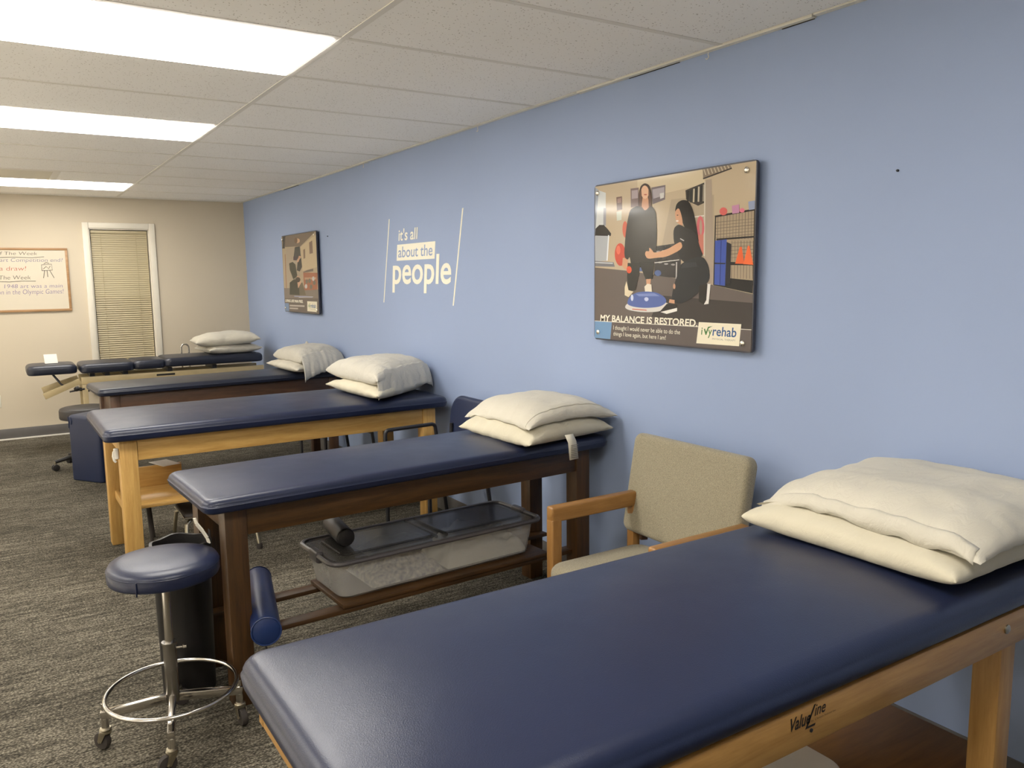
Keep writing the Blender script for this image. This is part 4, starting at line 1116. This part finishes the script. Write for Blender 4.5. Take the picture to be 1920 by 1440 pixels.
# ------------------------------------------------------------------ pillows
def pillow(name, label, mat, loc, size, th, rz=0.0, seed=1, up_frac=.62, ear=.05, mid=None, floor=None, n=46, wr=1.0, power=.5, edge=3.0, group='pillows stacked on the tables', warp=None):
    sx, sy = size
    t = thing(name, label, 'pillow', loc, rz, group)
    def surf(u, v, side):
        e = max(0.0, (1 - abs(u) ** edge)) * max(0.0, (1 - abs(v) ** edge))
        k = e ** power
        x = sx / 2 * u * (1 - ear * (1 - v * v) * u * u)
        y = sy / 2 * v * (1 - ear * (1 - u * u) * v * v)
        m_ = mid(u, v) if mid else 0.0
        if warp: x, y = warp(x, y, u, v)
        q = Vector((x * 7 + seed * 3.1, y * 7 - seed * 1.7, seed * .77))
        wn = noise.noise(q) * .009 + noise.noise(q * 2.3) * .006
        # gathers running in from the seams
        du, dv = 1 - abs(u), 1 - abs(v)
        g = 0.0
        g += math.exp(-du * 7) * math.sin(v * 21 + seed * 2 + 3 * noise.noise(q)) * .0045
        g += math.exp(-dv * 7) * math.sin(u * 23 + seed + 3 * noise.noise(q * 1.3)) * .0045
        z0 = (1 - up_frac) * th + m_
        if side > 0:
            z = z0 + up_frac * th * k + (wn + g) * wr * min(1.0, k * 1.6 + .25)
        else:
            z = z0 - (1 - up_frac) * th * min(1.0, k * 1.5) + (g * .8 + wn * .4) * wr * (1 - min(1, k * 1.4)) 
        if floor is not None:
            z = max(z, floor(x, y) + (.007 if side > 0 else .001))
        return (x, y, z)
    vs, fs, idx = [], [], {}
    def P(i, j, side):
        u = -1 + 2 * i / n; v = -1 + 2 * j / n
        b = i in (0, n) or j in (0, n)
        key = (i, j, 0 if b else side)
        if key not in idx:
            # spread the samples towards the seams
            uu = math.sin(u * math.pi / 2) * .55 + u * .45
            vv = math.sin(v * math.pi / 2) * .55 + v * .45
            idx[key] = len(vs); vs.append(surf(uu, vv, side))
        return idx[key]
    for i in range(n):
        for j in range(n):
            fs.append((P(i, j, 1), P(i + 1, j, 1), P(i + 1, j + 1, 1), P(i, j + 1, 1)))
            fs.append((P(i, j, -1), P(i, j + 1, -1), P(i + 1, j + 1, -1), P(i + 1, j, -1)))
    b = MB().add(vs, fs).build('pillow_body', mat, t, angle=85)
    return t, surf

def rest_on(surf, size, low, high):
    # height of the lower pillow's top below a point of the upper one
    def f(x, y):
        u = (x + high[0] - low[0]) / (size[0] / 2); v = (y + high[1] - low[1]) / (size[1] / 2)
        if abs(u) >= 1 or abs(v) >= 1: return -9.0
        return surf(u, v, 1)[2] + low[2] - high[2]
    return f

def seam(t, surf, v, mat, r=.0035, off=0.0, name='seam'):
    pts = []
    for k in range(41):
        u = -.985 + 1.97 * k / 40
        p = surf(u, v, 1)
        pts.append((p[0], p[1], p[2] + off))
    MB().tube(pts, r, 6).build(name, mat, t)

def flap(t, surf, side, mat, h, out, u0=-.97, u1=.97, waves=5, name='pillowcase_flap', start=-.93, seed=0, drop=None):
    """loose open end of a pillow case hanging down from one edge (v = start)"""
    nu, nv = 44, 8
    vs = []
    for j in range(nv + 1):
        s = j / nv
        for i in range(nu + 1):
            u = u0 + (u1 - u0) * i / nu
            p = surf(u, start, 1)
            fold = math.sin(u * waves * 3.1 + seed) * .005 + math.sin(u * waves * 7.3 + 2 * seed) * .003
            hh = h * (1 + .10 * math.sin(u * 2.3 + seed))
            vs.append((p[0] * (1 + .03 * s), p[1] - out * math.sin(s * math.pi / 2) + fold * s, p[2] + .003 - hh * s ** 1.25))
    fs = []
    w_ = nu + 1
    for j in range(nv):
        for i in range(nu):
            fs.append((j * w_ + i, j * w_ + i + 1, (j + 1) * w_ + i + 1, (j + 1) * w_ + i))
    o = MB().add(vs, fs).build(name, mat, t, angle=85)
    so = o.modifiers.new('cloth', 'SOLIDIFY'); so.thickness = .003; so.offset = 1
    return o

ZA, ZB, ZC, ZD = .788, .782, .787, .782
# nearest table: thin cream pillow below, plump one above
pl, sf = pillow('pillow', 'flat cream pillow lying under the plump one on the nearest table', 'pillow_warm', (-.345, 1.195, ZA), (.60, .60), .080, 0, 3, up_frac=.66, ear=.03, edge=5, power=.42, wr=.6)
pu, sf = pillow('pillow', 'plump white pillow on top of the stack on the nearest table', 'pillow', (-.292, 1.175, ZA + .066), (.60, .62), .094, R(-1), 5, floor=rest_on(sf, (.60, .60), (-.345, 1.195, ZA), (-.292, 1.175, ZA + .066)), up_frac=.76, ear=.035, edge=3.6, power=.5, wr=.9,
              mid=lambda u, v: -.045 * max(0, -u) ** 5 * max(0, v) ** 3 - .012 * (abs(u) ** 4 + abs(v) ** 4))
def case_ear(t, p, d, r, mat):
    # pinched corner of a pillow case standing up
    p = Vector(p); d = Vector(d).normalized(); s = d.cross(Vector((0, 1, 0))).normalized()
    MB().tube([p - d * r * .5, p, p + d * r * .7, p + d * r * 1.3, p + d * r * 1.55], [r * .95, r * .9, r * .62, r * .34, r * .08], 10).build('case_corner', mat, t, angle=80)
vs = []
for k in range(41):
    v = -.94 + 1.88 * k / 40
    p0 = sf(-.93, v, 1)
    sag = .008 * math.sin(v * 5) + .005 * math.sin(v * 13)
    for j, (dx, dz) in enumerate(((.010, .004), (-.010, .001), (-.020, -.016), (-.024, -.036 + sag))):
        vs.append((p0[0] + dx, p0[1] * (1 + .006 * j), p0[2] + dz))
o = MB().add(vs, [(k * 4 + j, (k + 1) * 4 + j, (k + 1) * 4 + j + 1, k * 4 + j + 1) for k in range(40) for j in range(3)]).build('pillowcase_hem', 'pillow', pu, angle=80)
s_ = o.modifiers.new('cloth', 'SOLIDIFY'); s_.thickness = .003
# second table
pl, sf = pillow('pillow', 'lower white pillow with a hanging care tag on the second table', 'pillow_warm', (-.302, 2.965, ZB), (.53, .56), .098, R(2), 8, up_frac=.58, mid=lambda u, v: -.022 * u ** 4, ear=.06, power=.5, warp=lambda x, y, u, v: (x, y + 0.08 * (u + 1) / 2 * (1 - v) / 2))
m = MB()
ty = -.281
m.add([(-.065, ty + .020, .036), (-.018, ty + .024, .036), (-.062, ty + .002, .006), (-.015, ty + .006, .006), (-.060, ty - .006, -.068), (-.010, ty - .002, -.068)], [(0, 1, 3, 2), (2, 3, 5, 4)])
o = m.build('care_tag', 'tag', pl); s_ = o.modifiers.new('cloth', 'SOLIDIFY'); s_.thickness = .0016
tg = o
q = MB()
for i in range(8):
    z = -.005 - i * .0075
    q.box(-.056, -.018, ty - .0095, ty - .0085, z - .0012, z + .0012)
q.build('tag_print', 'tagink', tg, smooth=False)
pu, sf = pillow('pillow', 'upper white pillow with stitched hem, top of the stack on the second table', 'pillow', (-.272, 2.990, ZB + .070), (.51, .56), .098, R(-1), 11, floor=rest_on(sf, (.53, .56), (-.302, 2.965, ZB), (-.272, 2.990, ZB + .070)), up_frac=.66, mid=lambda u, v: -.030 * u ** 4 - .022 * max(0, -u) ** 4 * max(0, v), ear=.06, power=.52, wr=.8, warp=lambda x, y, u, v: (x, y + 0.05 * (u + 1) / 2 * (1 - v) / 2))
seam(pu, sf, -.86, 'pillow', .003)
# third table
pl, sf = pillow('pillow', 'cream pillow under the draped one on the honey oak table', 'pillow_warm', (-.308, 4.570, ZC), (.56, .76), .096, R(3), 14, up_frac=.6, ear=.05, warp=lambda x, y, u, v: (x, y + 0.42 * (u + 1) / 2 * (1 - v) / 2))
pu, sf = pillow('pillow', 'draped white pillow topping the stack on the honey oak table', 'pillow_grey', (-.290, 4.650, ZC + .074), (.53, .78), .138, R(2), 17, floor=rest_on(sf, (.56, .76), (-.308, 4.570, ZC), (-.290, 4.650, ZC + .074)), up_frac=.72, ear=.03, power=.46, edge=4.0, warp=lambda x, y, u, v: (x, y + 0.34 * (u + 1) / 2 * (1 - v) / 2))
flap(pu, sf, -1, 'pillow_grey', .140, .050, -.96, .99, 4, seed=2, start=-.90)
# fourth table
pl, sf = pillow('pillow', 'white pillow mostly covered by the draped one on the fourth table', 'pillow', (-.265, 6.260, ZD), (.46, .70), .080, R(3), 21, up_frac=.6, ear=.05, warp=lambda x, y, u, v: (x, y + 0.3 * (u + 1) / 2 * (1 - v) / 2))
pu, sf = pillow('pillow', 'draped white pillow topping the stack on the fourth table', 'pillow_grey', (-.228, 6.290, ZD + .056), (.42, .66), .128, R(2), 24, floor=rest_on(sf, (.46, .70), (-.265, 6.260, ZD), (-.228, 6.290, ZD + .056)), up_frac=.74, ear=.03, power=.46, edge=4.0, warp=lambda x, y, u, v: (x, y + 0.20 * (u + 1) / 2 * (1 - v) / 2))
flap(pu, sf, -1, 'pillow_grey', .165, .085, -.96, .99, 4, seed=4, start=-.90)
case_ear(pu, sf(.30, .80, 1), (.1, .4, .8), .024, 'pillow_grey')
# far table
pl, sf = pillow('pillow', 'lower white pillow on the far sectioned table', 'pillow', (-.420, 8.220, ZP + .1045), (.52, .46), .085, R(6), 27, up_frac=.55, ear=.08)
pu, sf = pillow('pillow', 'upper white pillow on the far sectioned table, by the corner', 'pillow', (-.450, 8.225, ZP + .184), (.60, .48), .120, R(-4), 31, floor=rest_on(sf, (.52, .46), (-.420, 8.220, ZP + .1045), (-.450, 8.225, ZP + .184)), up_frac=.66, ear=.06, mid=lambda u, v: .012 * u)

# ------------------------------------------------------------------ wooden armchair with beige tweed
bc = thing('armchair', 'oak armchair with beige tweed seat and back between the two nearest tables', 'chair', (-.42, 2.135, 0))
def cb(a): return a
for s in (-1, 1):
    y = s * .282
    MB().box(-.222, .215, y - .022, y + .022, .562, .622).build('armrest', 'chair_x', bc, bevel=.010, seg=3)
    MB().box(-.222, -.176, y - .022, y + .022, 0, .575).build('leg', 'chair_z', bc, bevel=.008, seg=3)
    MB().box(.176, .214, y - .020, y + .020, 0, .575).build('leg', 'chair_z', bc, bevel=.006)
    MB().box(-.176, .176, y - .012, y + .012, .30, .345).build('side_rail', 'chair_x', bc, bevel=.004)
MB().box(.182, .204, -.260, .260, .30, .345).build('cross_rail', 'chair_y', bc, bevel=.004)
MB().box(-.21, -.188, -.259, .259, .30, .345).build('cross_rail', 'chair_y', bc, bevel=.004)
MB().slab(.47, .505, .075, .06, .034, .02, crown=.012, c=(-.03, 0, .346)).build('seat', 'tweed', bc, angle=60)
m = MB().slab(.40, .600, .062, .035, .022, .022, crown=.008)
m.move(Matrix.Translation((.196, .028, .452)) @ Matrix.Rotation(R(-80), 4, 'Y') @ Matrix.Translation((.20, 0, -.03)))
m.build('backrest', 'tweed', bc, angle=60)
for s in (-1, 1):
    MB().bar((.200, .028 + s * .2, .43), (.236, .028 + s * .2, .70), .035, .016, (0, 1, 0)).build('back_bracket', 'dark_z', bc, bevel=.003)

# ------------------------------------------------------------------ navy stacking chairs with black tube arms
def tube_chair(label, x, y):
    t = thing('tube_chair', label, 'chair', (x, y, 0), 0, 'navy chairs between the tables')
    for s in (-1, 1):
        yy = s * .268
        p = [(-.19, yy, .012), (-.19, yy, .60)] + arc((-.165, yy, .615), .025, 180, 90, 5)[1:] + [(.10, yy, .645)] + arc((.10, yy, .620), .025, 90, 0, 5)[1:] + [(.14, yy, .50), (.20, yy, .012)]
        MB().tube(p, .011, 10).build('arm_frame', 'black_metal', t)
        for xx in (-.19, .20):
            MB().lathe([(.014, 0), (.016, .012), (.012, .022)], 12, (xx, yy, 0)).build('foot_cap', 'rubber', t)
        MB().tube([(.155, s * .16, .41), (.17, s * .16, .50), (.172, s * .16, .66)], .010, 8).build('back_post', 'black_metal', t)
    for xx in (-.185, .155):
        MB().tube([(xx, -.268, .40), (xx, .268, .40)], .010, 8).build('seat_bar', 'black_metal', t)
    MB().slab(.45, .46, .06, .07, .028, .018, crown=.008, c=(-.02, 0, .412)).build('seat', 'block', t, angle=60)
    m = MB().slab(.32, .44, .045, .11, .02, .02, crown=.004)
    m.move(Matrix.Translation((.190, 0, .50)) @ Matrix.Rotation(R(-83), 4, 'Y') @ Matrix.Translation((.16, 0, -.022)))
    m.build('backrest', 'block', t, angle=60)
    return t
tube_chair('navy chair with black tube arms between the walnut table and the oak table', -.365, 3.862)
tube_chair('navy chair with black tube arm almost hidden behind the oak table', -.310, 5.545)

# ------------------------------------------------------------------ chrome stool with blue seat
st = thing('stool', 'round blue vinyl stool with chrome foot ring in the foreground', 'stool', (-1.950, 2.692, 0))
m = MB().lathe([(.010, .548), (.155, .548), (.164, .551), (.167, .558), (.167, .590), (.160, .602), (.130, .611), (.07, .616), (.01, .617)], 48)
sq = m.build('seat', 'navy', st, angle=50)
MB().tube([(.166 * math.cos(R(a)), .166 * math.sin(R(a)), .588) for a in range(0, 360, 8)], .0022, 6, True).build('piping', 'navy', sq)
MB().box(-.155, -.150, -.075, -.071, .544, .588).move(Matrix.Rotation(R(28), 4, 'Z')).build('cover_pleat', 'navy', sq, bevel=.002)
MB().lathe([(.013, .25), (.013, .538), (.05, .540), (.05, .548)], 20).build('post', 'chrome', st)
MB().lathe([(.021, .125), (.021, .318), (.024, .319), (.024, .327), (.016, .328)], 24).build('sleeve', 'sleeve', st)
MB().lathe([(.0045, 0), (.0045, .02), (.007, .022), (.007, .032)], 10, (.018, -.006, .305), (1, -.3, 0)).build('clamp_screw', 'chrome', st)
MB().tube([(.199 * math.cos(R(a)), .199 * math.sin(R(a)), .168) for a in range(0, 360, 6)], .0075, 10, True).build('foot_ring', 'chrome', st)
for a in (168, 258, 349, 78):
    ca, sa = math.cos(R(a)), math.sin(R(a))
    def pr(r, z, s=0.0): return (r * ca - s * sa, r * sa + s * ca, z)
    lg = MB().bar(pr(.018, .138), pr(.214, .118), .022, .028).build('leg', 'chrome', st, bevel=.003)
    MB().tube([pr(.205, .155), pr(.205, .118)], .006, 8).build('ring_stud', 'chrome', st)
    MB().lathe([(.012, .060), (.012, .106)], 12, pr(.203, 0)).build('caster_stem', 'chrome', st)
    MB().lathe([(.017, .058), (.019, .062), (.019, .066), (.014, .068), (.018, .071), (.016, .075)], 14, pr(.203, 0)).build('caster_bearing', 'steel', st)
    tr_ = a + (-70 if a != 168 else -40)
    ct, sn = math.cos(R(tr_)), math.sin(R(tr_))
    c0 = Vector(pr(.203, 0)); d = Vector((ct, sn, 0)); nrm = Vector((-sn, ct, 0))
    wc = c0 + d * .016 + Vector((0, 0, .029))
    for s in (-1, 1):
        fk = MB()
        a0 = c0 + nrm * (s * .0135); a1 = wc + nrm * (s * .0135)
        pts = [a0 - d * .012 + Vector((0, 0, .060)), a0 + d * .014 + Vector((0, 0, .060)), a1 + d * .007, a1 - d * .007 - Vector((0, 0, .004))]
        vs = pts + [p + nrm * (s * .0018) for p in pts]
        fk.add(vs, [(0, 1, 2, 3), (7, 6, 5, 4), (0, 4, 5, 1), (1, 5, 6, 2), (2, 6, 7, 3), (3, 7, 4, 0)])
        fk.build('caster_fork', 'steel', st, smooth=False)
    MB().lathe([(.020, -.010), (.027, -.009), (.0285, -.004), (.0285, .004), (.027, .009), (.020, .010)], 24, wc, nrm).build('caster_wheel', 'rubber', st)
    MB().lathe([(.004, -.0165), (.004, .0165)], 8, wc, nrm).build('caster_axle', 'steel', st)

# trash can behind the stool
bn = thing('trash_can', 'tall black round trash can behind the blue stool', 'trash can', (-1.845, 3.000, 0))
MB().lathe([(.088, 0), (.090, .004), (.098, .535), (.101, .538), (.101, .550), (.095, .551), (.093, .535), (.085, .02)], 36).build('can_body', 'black_plastic', bn, angle=50)
m = MB()
vs = []
for k in range(48):
    a = 2 * math.pi * k / 48
    for r_, z in ((.092, .49), (.094, .556 + .004 * math.sin(5 * a)), (.104, .556 + .004 * math.sin(5 * a)), (.1055, .490 + .010 * math.sin(3 * a) + .006 * math.sin(7 * a))):
        vs.append((r_ * math.cos(a), r_ * math.sin(a), z))
fs = [(k * 4 + j, ((k + 1) % 48) * 4 + j, ((k + 1) % 48) * 4 + j + 1, k * 4 + j + 1) for k in range(48) for j in range(3)]
m.add(vs, fs).build('bin_liner', 'black_vinyl', bn)

# ------------------------------------------------------------------ blue bolster across the lower rails of the second table
rl = thing('roll_bolster', 'blue vinyl roll bolster lying across the lower rails of the walnut table', 'bolster', (-1.585, 2.90, 0))
A_, B_ = Vector((-.066, -.250, .300)), Vector((.046, .260, .300))
ax = (B_ - A_)
ln_ = ax.length
MB().lathe([(.045, 0), (.049, .004), (.050, .012), (.050, ln_ - .012), (.049, ln_ - .004), (.045, ln_)], 28, A_, ax).build('roll_body', 'navy_bright', rl, angle=50)
for p, dd in ((A_, -1), (B_, 1)):
    MB().tube([p + (Matrix.Rotation(R(a), 3, ax.normalized()) @ (ax.normalized().cross(Vector((0, 0, 1))) * .049)) for a in range(0, 360, 15)], .0028, 6, True).build('piping', 'navy_bright', rl)
MB().tube([A_ + Vector((.0, .02, -.055)), A_ + Vector((.004, .01, -.09)), A_ + Vector((.012, .012, -.16)), A_ + Vector((.0, .03, -.22))], .004, 6).build('carry_strap', 'black_plastic', rl)

# ------------------------------------------------------------------ storage box on the walnut table's shelf
BM = Matrix.Rotation(BR, 4, 'Z')
bx = thing('storage_box', 'long clear storage box with grey lid on the shelf under the walnut table', 'storage box', (-.868, 3.013, .2585), BR)
def shell(L0, W0, L1, W1, h, th, rc):
    """open box wall, tapered"""
    def out(L, W, r, z, n=6):
        pts = []
        for cx, cy, a0 in ((L / 2 - r, W / 2 - r, 0), (-L / 2 + r, W / 2 - r, 90), (-L / 2 + r, -W / 2 + r, 180), (L / 2 - r, -W / 2 + r, 270)):
            for k in range(n + 1):
                a = R(a0 + 90.0 * k / n)
                pts.append((cx + r * math.cos(a), cy + r * math.sin(a), z))
        return pts
    rings = [out(L0 - .03, W0 - .03, rc, 0), out(L0, W0, rc, .012), out(L1, W1, rc, h), out(L1 - 2 * th, W1 - 2 * th, rc - th, h), out(L0 - 2 * th, W0 - 2 * th, rc - th, .014)]
    k = len(rings[0]); vs = [p for r_ in rings for p in r_]
    fs = [tuple(range(k - 1, -1, -1))]
    for i in range(len(rings) - 1):
        for j in range(k):
            fs.append((i * k + j, i * k + (j + 1) % k, (i + 1) * k + (j + 1) % k, (i + 1) * k + j))
    fs.append(tuple((len(rings) - 1) * k + j for j in range(k)))
    return MB().add(vs, fs)
shell(.90, .285, .945, .320, .155, .003, .045).build('box_body', 'clearbox', bx)
LW, WW = .985, .355
MB().slab(LW - .03, WW - .03, .006, .045, .002, c=(0, 0, .158)).build('lid_panel', 'smoke_lid', bx)
ring = []
r_ = .05
for cx, cy, a0 in ((LW / 2 - r_, WW / 2 - r_, 0), (-LW / 2 + r_, WW / 2 - r_, 90), (-LW / 2 + r_, -WW / 2 + r_, 180), (LW / 2 - r_, -WW / 2 + r_, 270)):
    for k in range(7):
        a = R(a0 + 15 * k); ring.append((cx + r_ * math.cos(a), cy + r_ * math.sin(a), .158))
MB().tube(ring, .0105, 8, True).build('lid_rim', 'lid_rim', bx)
for x0, x1 in ((-.43, -.02), (.02, .43)):
    MB().slab(x1 - x0, .235, .010, .03, .006, c=((x0 + x1) / 2, 0, .163)).build('lid_panel', 'smoke_lid', bx)
for s in (-1, 1):
    MB().box(s * .024 - .006, s * .024 + .006, -.14, .14, .164, .176).build('lid_rib', 'smoke_lid', bx, bevel=.003)
    MB().slab(.030, .09, .045, .012, .008, c=(s * (LW / 2 - .004), 0, .130)).build('latch', 'lid_rim', bx)
def heap(name, label, mat, loc, sx, sy, h, seed, par_rz, cat='cloth'):
    vs, fs = [], []
    n = 26
    for i in range(n + 1):
        for j in range(n + 1):
            u, v = -1 + 2 * i / n, -1 + 2 * j / n
            k = max(0, (1 - abs(u) ** 2.6) * (1 - abs(v) ** 2.6)) ** .5
            q = Vector((u * 2.2 + seed, v * 2.2, seed * .3))
            z = h * k * (.72 + .5 * noise.noise(q) + .22 * noise.noise(q * 2.7)) + .002
            vs.append((sx / 2 * u, sy / 2 * v, max(.002, z)))
    w_ = n + 1
    for i in range(n):
        for j in range(n):
            fs.append((i * w_ + j, (i + 1) * w_ + j, (i + 1) * w_ + j + 1, i * w_ + j + 1))
    # closed underside
    o0 = len(vs)
    bd = [i * w_ for i in range(n + 1)] + [n * w_ + j for j in range(1, n + 1)] + [i * w_ + n for i in range(n - 1, -1, -1)] + [j for j in range(n - 1, 0, -1)]
    fs.append(tuple(reversed(bd)))
    o = MB().add(vs, fs).build(name, mat, None, angle=80)
    o.location = loc; o.rotation_euler = (0, 0, par_rz)
    return tag(o, label, cat)
def inbox(x, y, z):
    p = BM @ Vector((x, y, 0)); return (-.868 + p.x, 3.013 + p.y, .2585 + z)
heap('folded_sheet', 'crumpled white sheet at the wall end of the clear storage box', 'linen', inbox(.235, -.004, .015), .41, .260, .136, 4.2, BR)
heap('patterned_towel', 'speckled folded towel in the middle of the clear storage box', 'plaid', inbox(-.150, -.004, .015), .33, .262, .086, 9.1, BR)
heap('folded_sheet', 'white folded sheet under the lid, left in the clear storage box', 'linen', inbox(-.12, .03, .100), .30, .17, .052, 2.7, BR)
# black foam roller on the lid
fr = thing('foam_roller', 'short black roller lying on the lid of the storage box', 'roller', (-1.245, 2.950, .4325))
MB().lathe([(.030, 0), (.036, .004), (.037, .010), (.037, .220), (.036, .226), (.030, .230)], 26, (0, 0, .0375), (.10, 1, 0)).build('roller_body', 'black_vinyl', fr, angle=50)
MB().lathe([(.033, 0), (.033, .003), (.03, .005)], 26, (0, -.0005, .0375), (-.10, -1, 0)).build('end_cap', 'black_plastic', fr)

# ------------------------------------------------------------------ box on the nearest table's shelf
nb = thing('storage_bin', 'white plastic bin standing under the nearest table rail', 'storage bin', (-1.045, 1.215, 0))
shell(.44, .27, .52, .34, .336, .003, .05).build('bin_body', 'white_plastic', nb)
MB().slab(.545, .365, .016, .06, .006, c=(0, 0, .3365)).build('bin_lid', 'white_plastic', nb)

# ------------------------------------------------------------------ under the oak table
pp = MB().box(-.055, .055, -.07, .07, 0, .002).build('paper_sheet', 'paper', None, smooth=False)
pp.location = (-1.592, 4.868, .4555); pp.rotation_euler = (R(3), R(2), R(24))
tag(pp, 'loose white sheet lying on the cubby under the oak table', 'paper')
ss = thing('step_stool', 'black step stool with chrome tube legs under the oak table', 'step stool', (-1.39, 4.62, 0))
MB().slab(.36, .29, .026, .02, .008, c=(0, 0, .215)).build('step_tread', 'rubber', ss)
MB().tube([(-.18, -.145, .222), (.18, -.145, .222), (.18, .145, .222), (-.18, .145, .222)], .007, 8, True).build('chrome_edge', 'chrome', ss)
for a in (-1, 1):
    for b in (-1, 1):
        MB().tube([(a * .14, b * .11, .212), (a * .175, b * .15, .19), (a * .19, b * .19, .02)], .011, 10).build('leg', 'steel', ss)
        MB().lathe([(.015, 0), (.017, .005), (.015, .03)], 12, (a * .19, b * .19, 0)).build('rubber_tip', 'rubber', ss)
fs_ = thing('folding_stand', 'dark folding stand leaning in an upturned V under the oak table end', 'stand', (-1.690, 4.90, 0))
for p0, p1 in (((-.005, .02, .25), (.0, -.06, .004)), ((.005, .02, .25), (.03, .09, .004))):
    MB().bar(p0, p1, .030, .016, (1, 0, 0)).build('stand_leg', 'rubber', fs_, bevel=.002)
MB().box(-.03, .03, .005, .035, .235, .262).build('top_block', 'oak_x', fs_, bevel=.002)

# ------------------------------------------------------------------ blue foam block and black stool beyond the oak table
fb_ = thing('foam_block', 'blue vinyl covered foam block standing on the floor beyond the oak table', 'foam block', (-1.735, 6.790, 0), math.atan2(-.26, .18))
MB().slab(.32, .22, .50, .03, .028, .012, crown=.006, c=(0, -.04, 0)).build('block_cover', 'block', fb_, angle=55)
for z0, z1, x in ((.49, .40, -.150), (.485, .43, -.120)):
    MB().tube([(x, -.149, z0 - .004), (x + .012, -.152, (z0 + z1) / 2), (x + .004, -.151, z1)], .0035, 6).build('cover_fold', 'block', fb_)
bs_ = thing('stool', 'black round stool with thick seat behind the blue foam block', 'stool', (-1.785, 7.300, 0))
MB().lathe([(.01, .395), (.17, .395), (.186, .400), (.190, .412), (.190, .466), (.184, .480), (.168, .487), (.01, .489)], 40).build('seat', 'black_vinyl', bs_, angle=50)
MB().lathe([(.025, .10), (.025, .30), (.014, .302), (.014, .39), (.05, .393), (.05, .396)], 20).build('post', 'black_plastic', bs_)
for k in range(5):
    a = R(192 + 72 * k); ca, sa = math.cos(a), math.sin(a)
    MB().tube([(.02 * ca, .02 * sa, .115), (.12 * ca, .12 * sa, .098), (.25 * ca, .25 * sa, .072)], [.022, .019, .013], 10).build('leg', 'black_plastic', bs_)
    for s in (-1, 1):
        MB().lathe([(.018, -.009), (.026, -.006), (.027, 0), (.026, .006), (.018, .009)], 18, (.25 * ca - s * .014 * sa, .25 * sa + s * .014 * ca, .027), (-sa, ca, 0)).build('caster_wheel', 'black_plastic', bs_)
    MB().lathe([(.008, .045), (.008, .075)], 8, (.25 * ca, .25 * sa, 0)).build('caster_stem', 'steel', bs_)
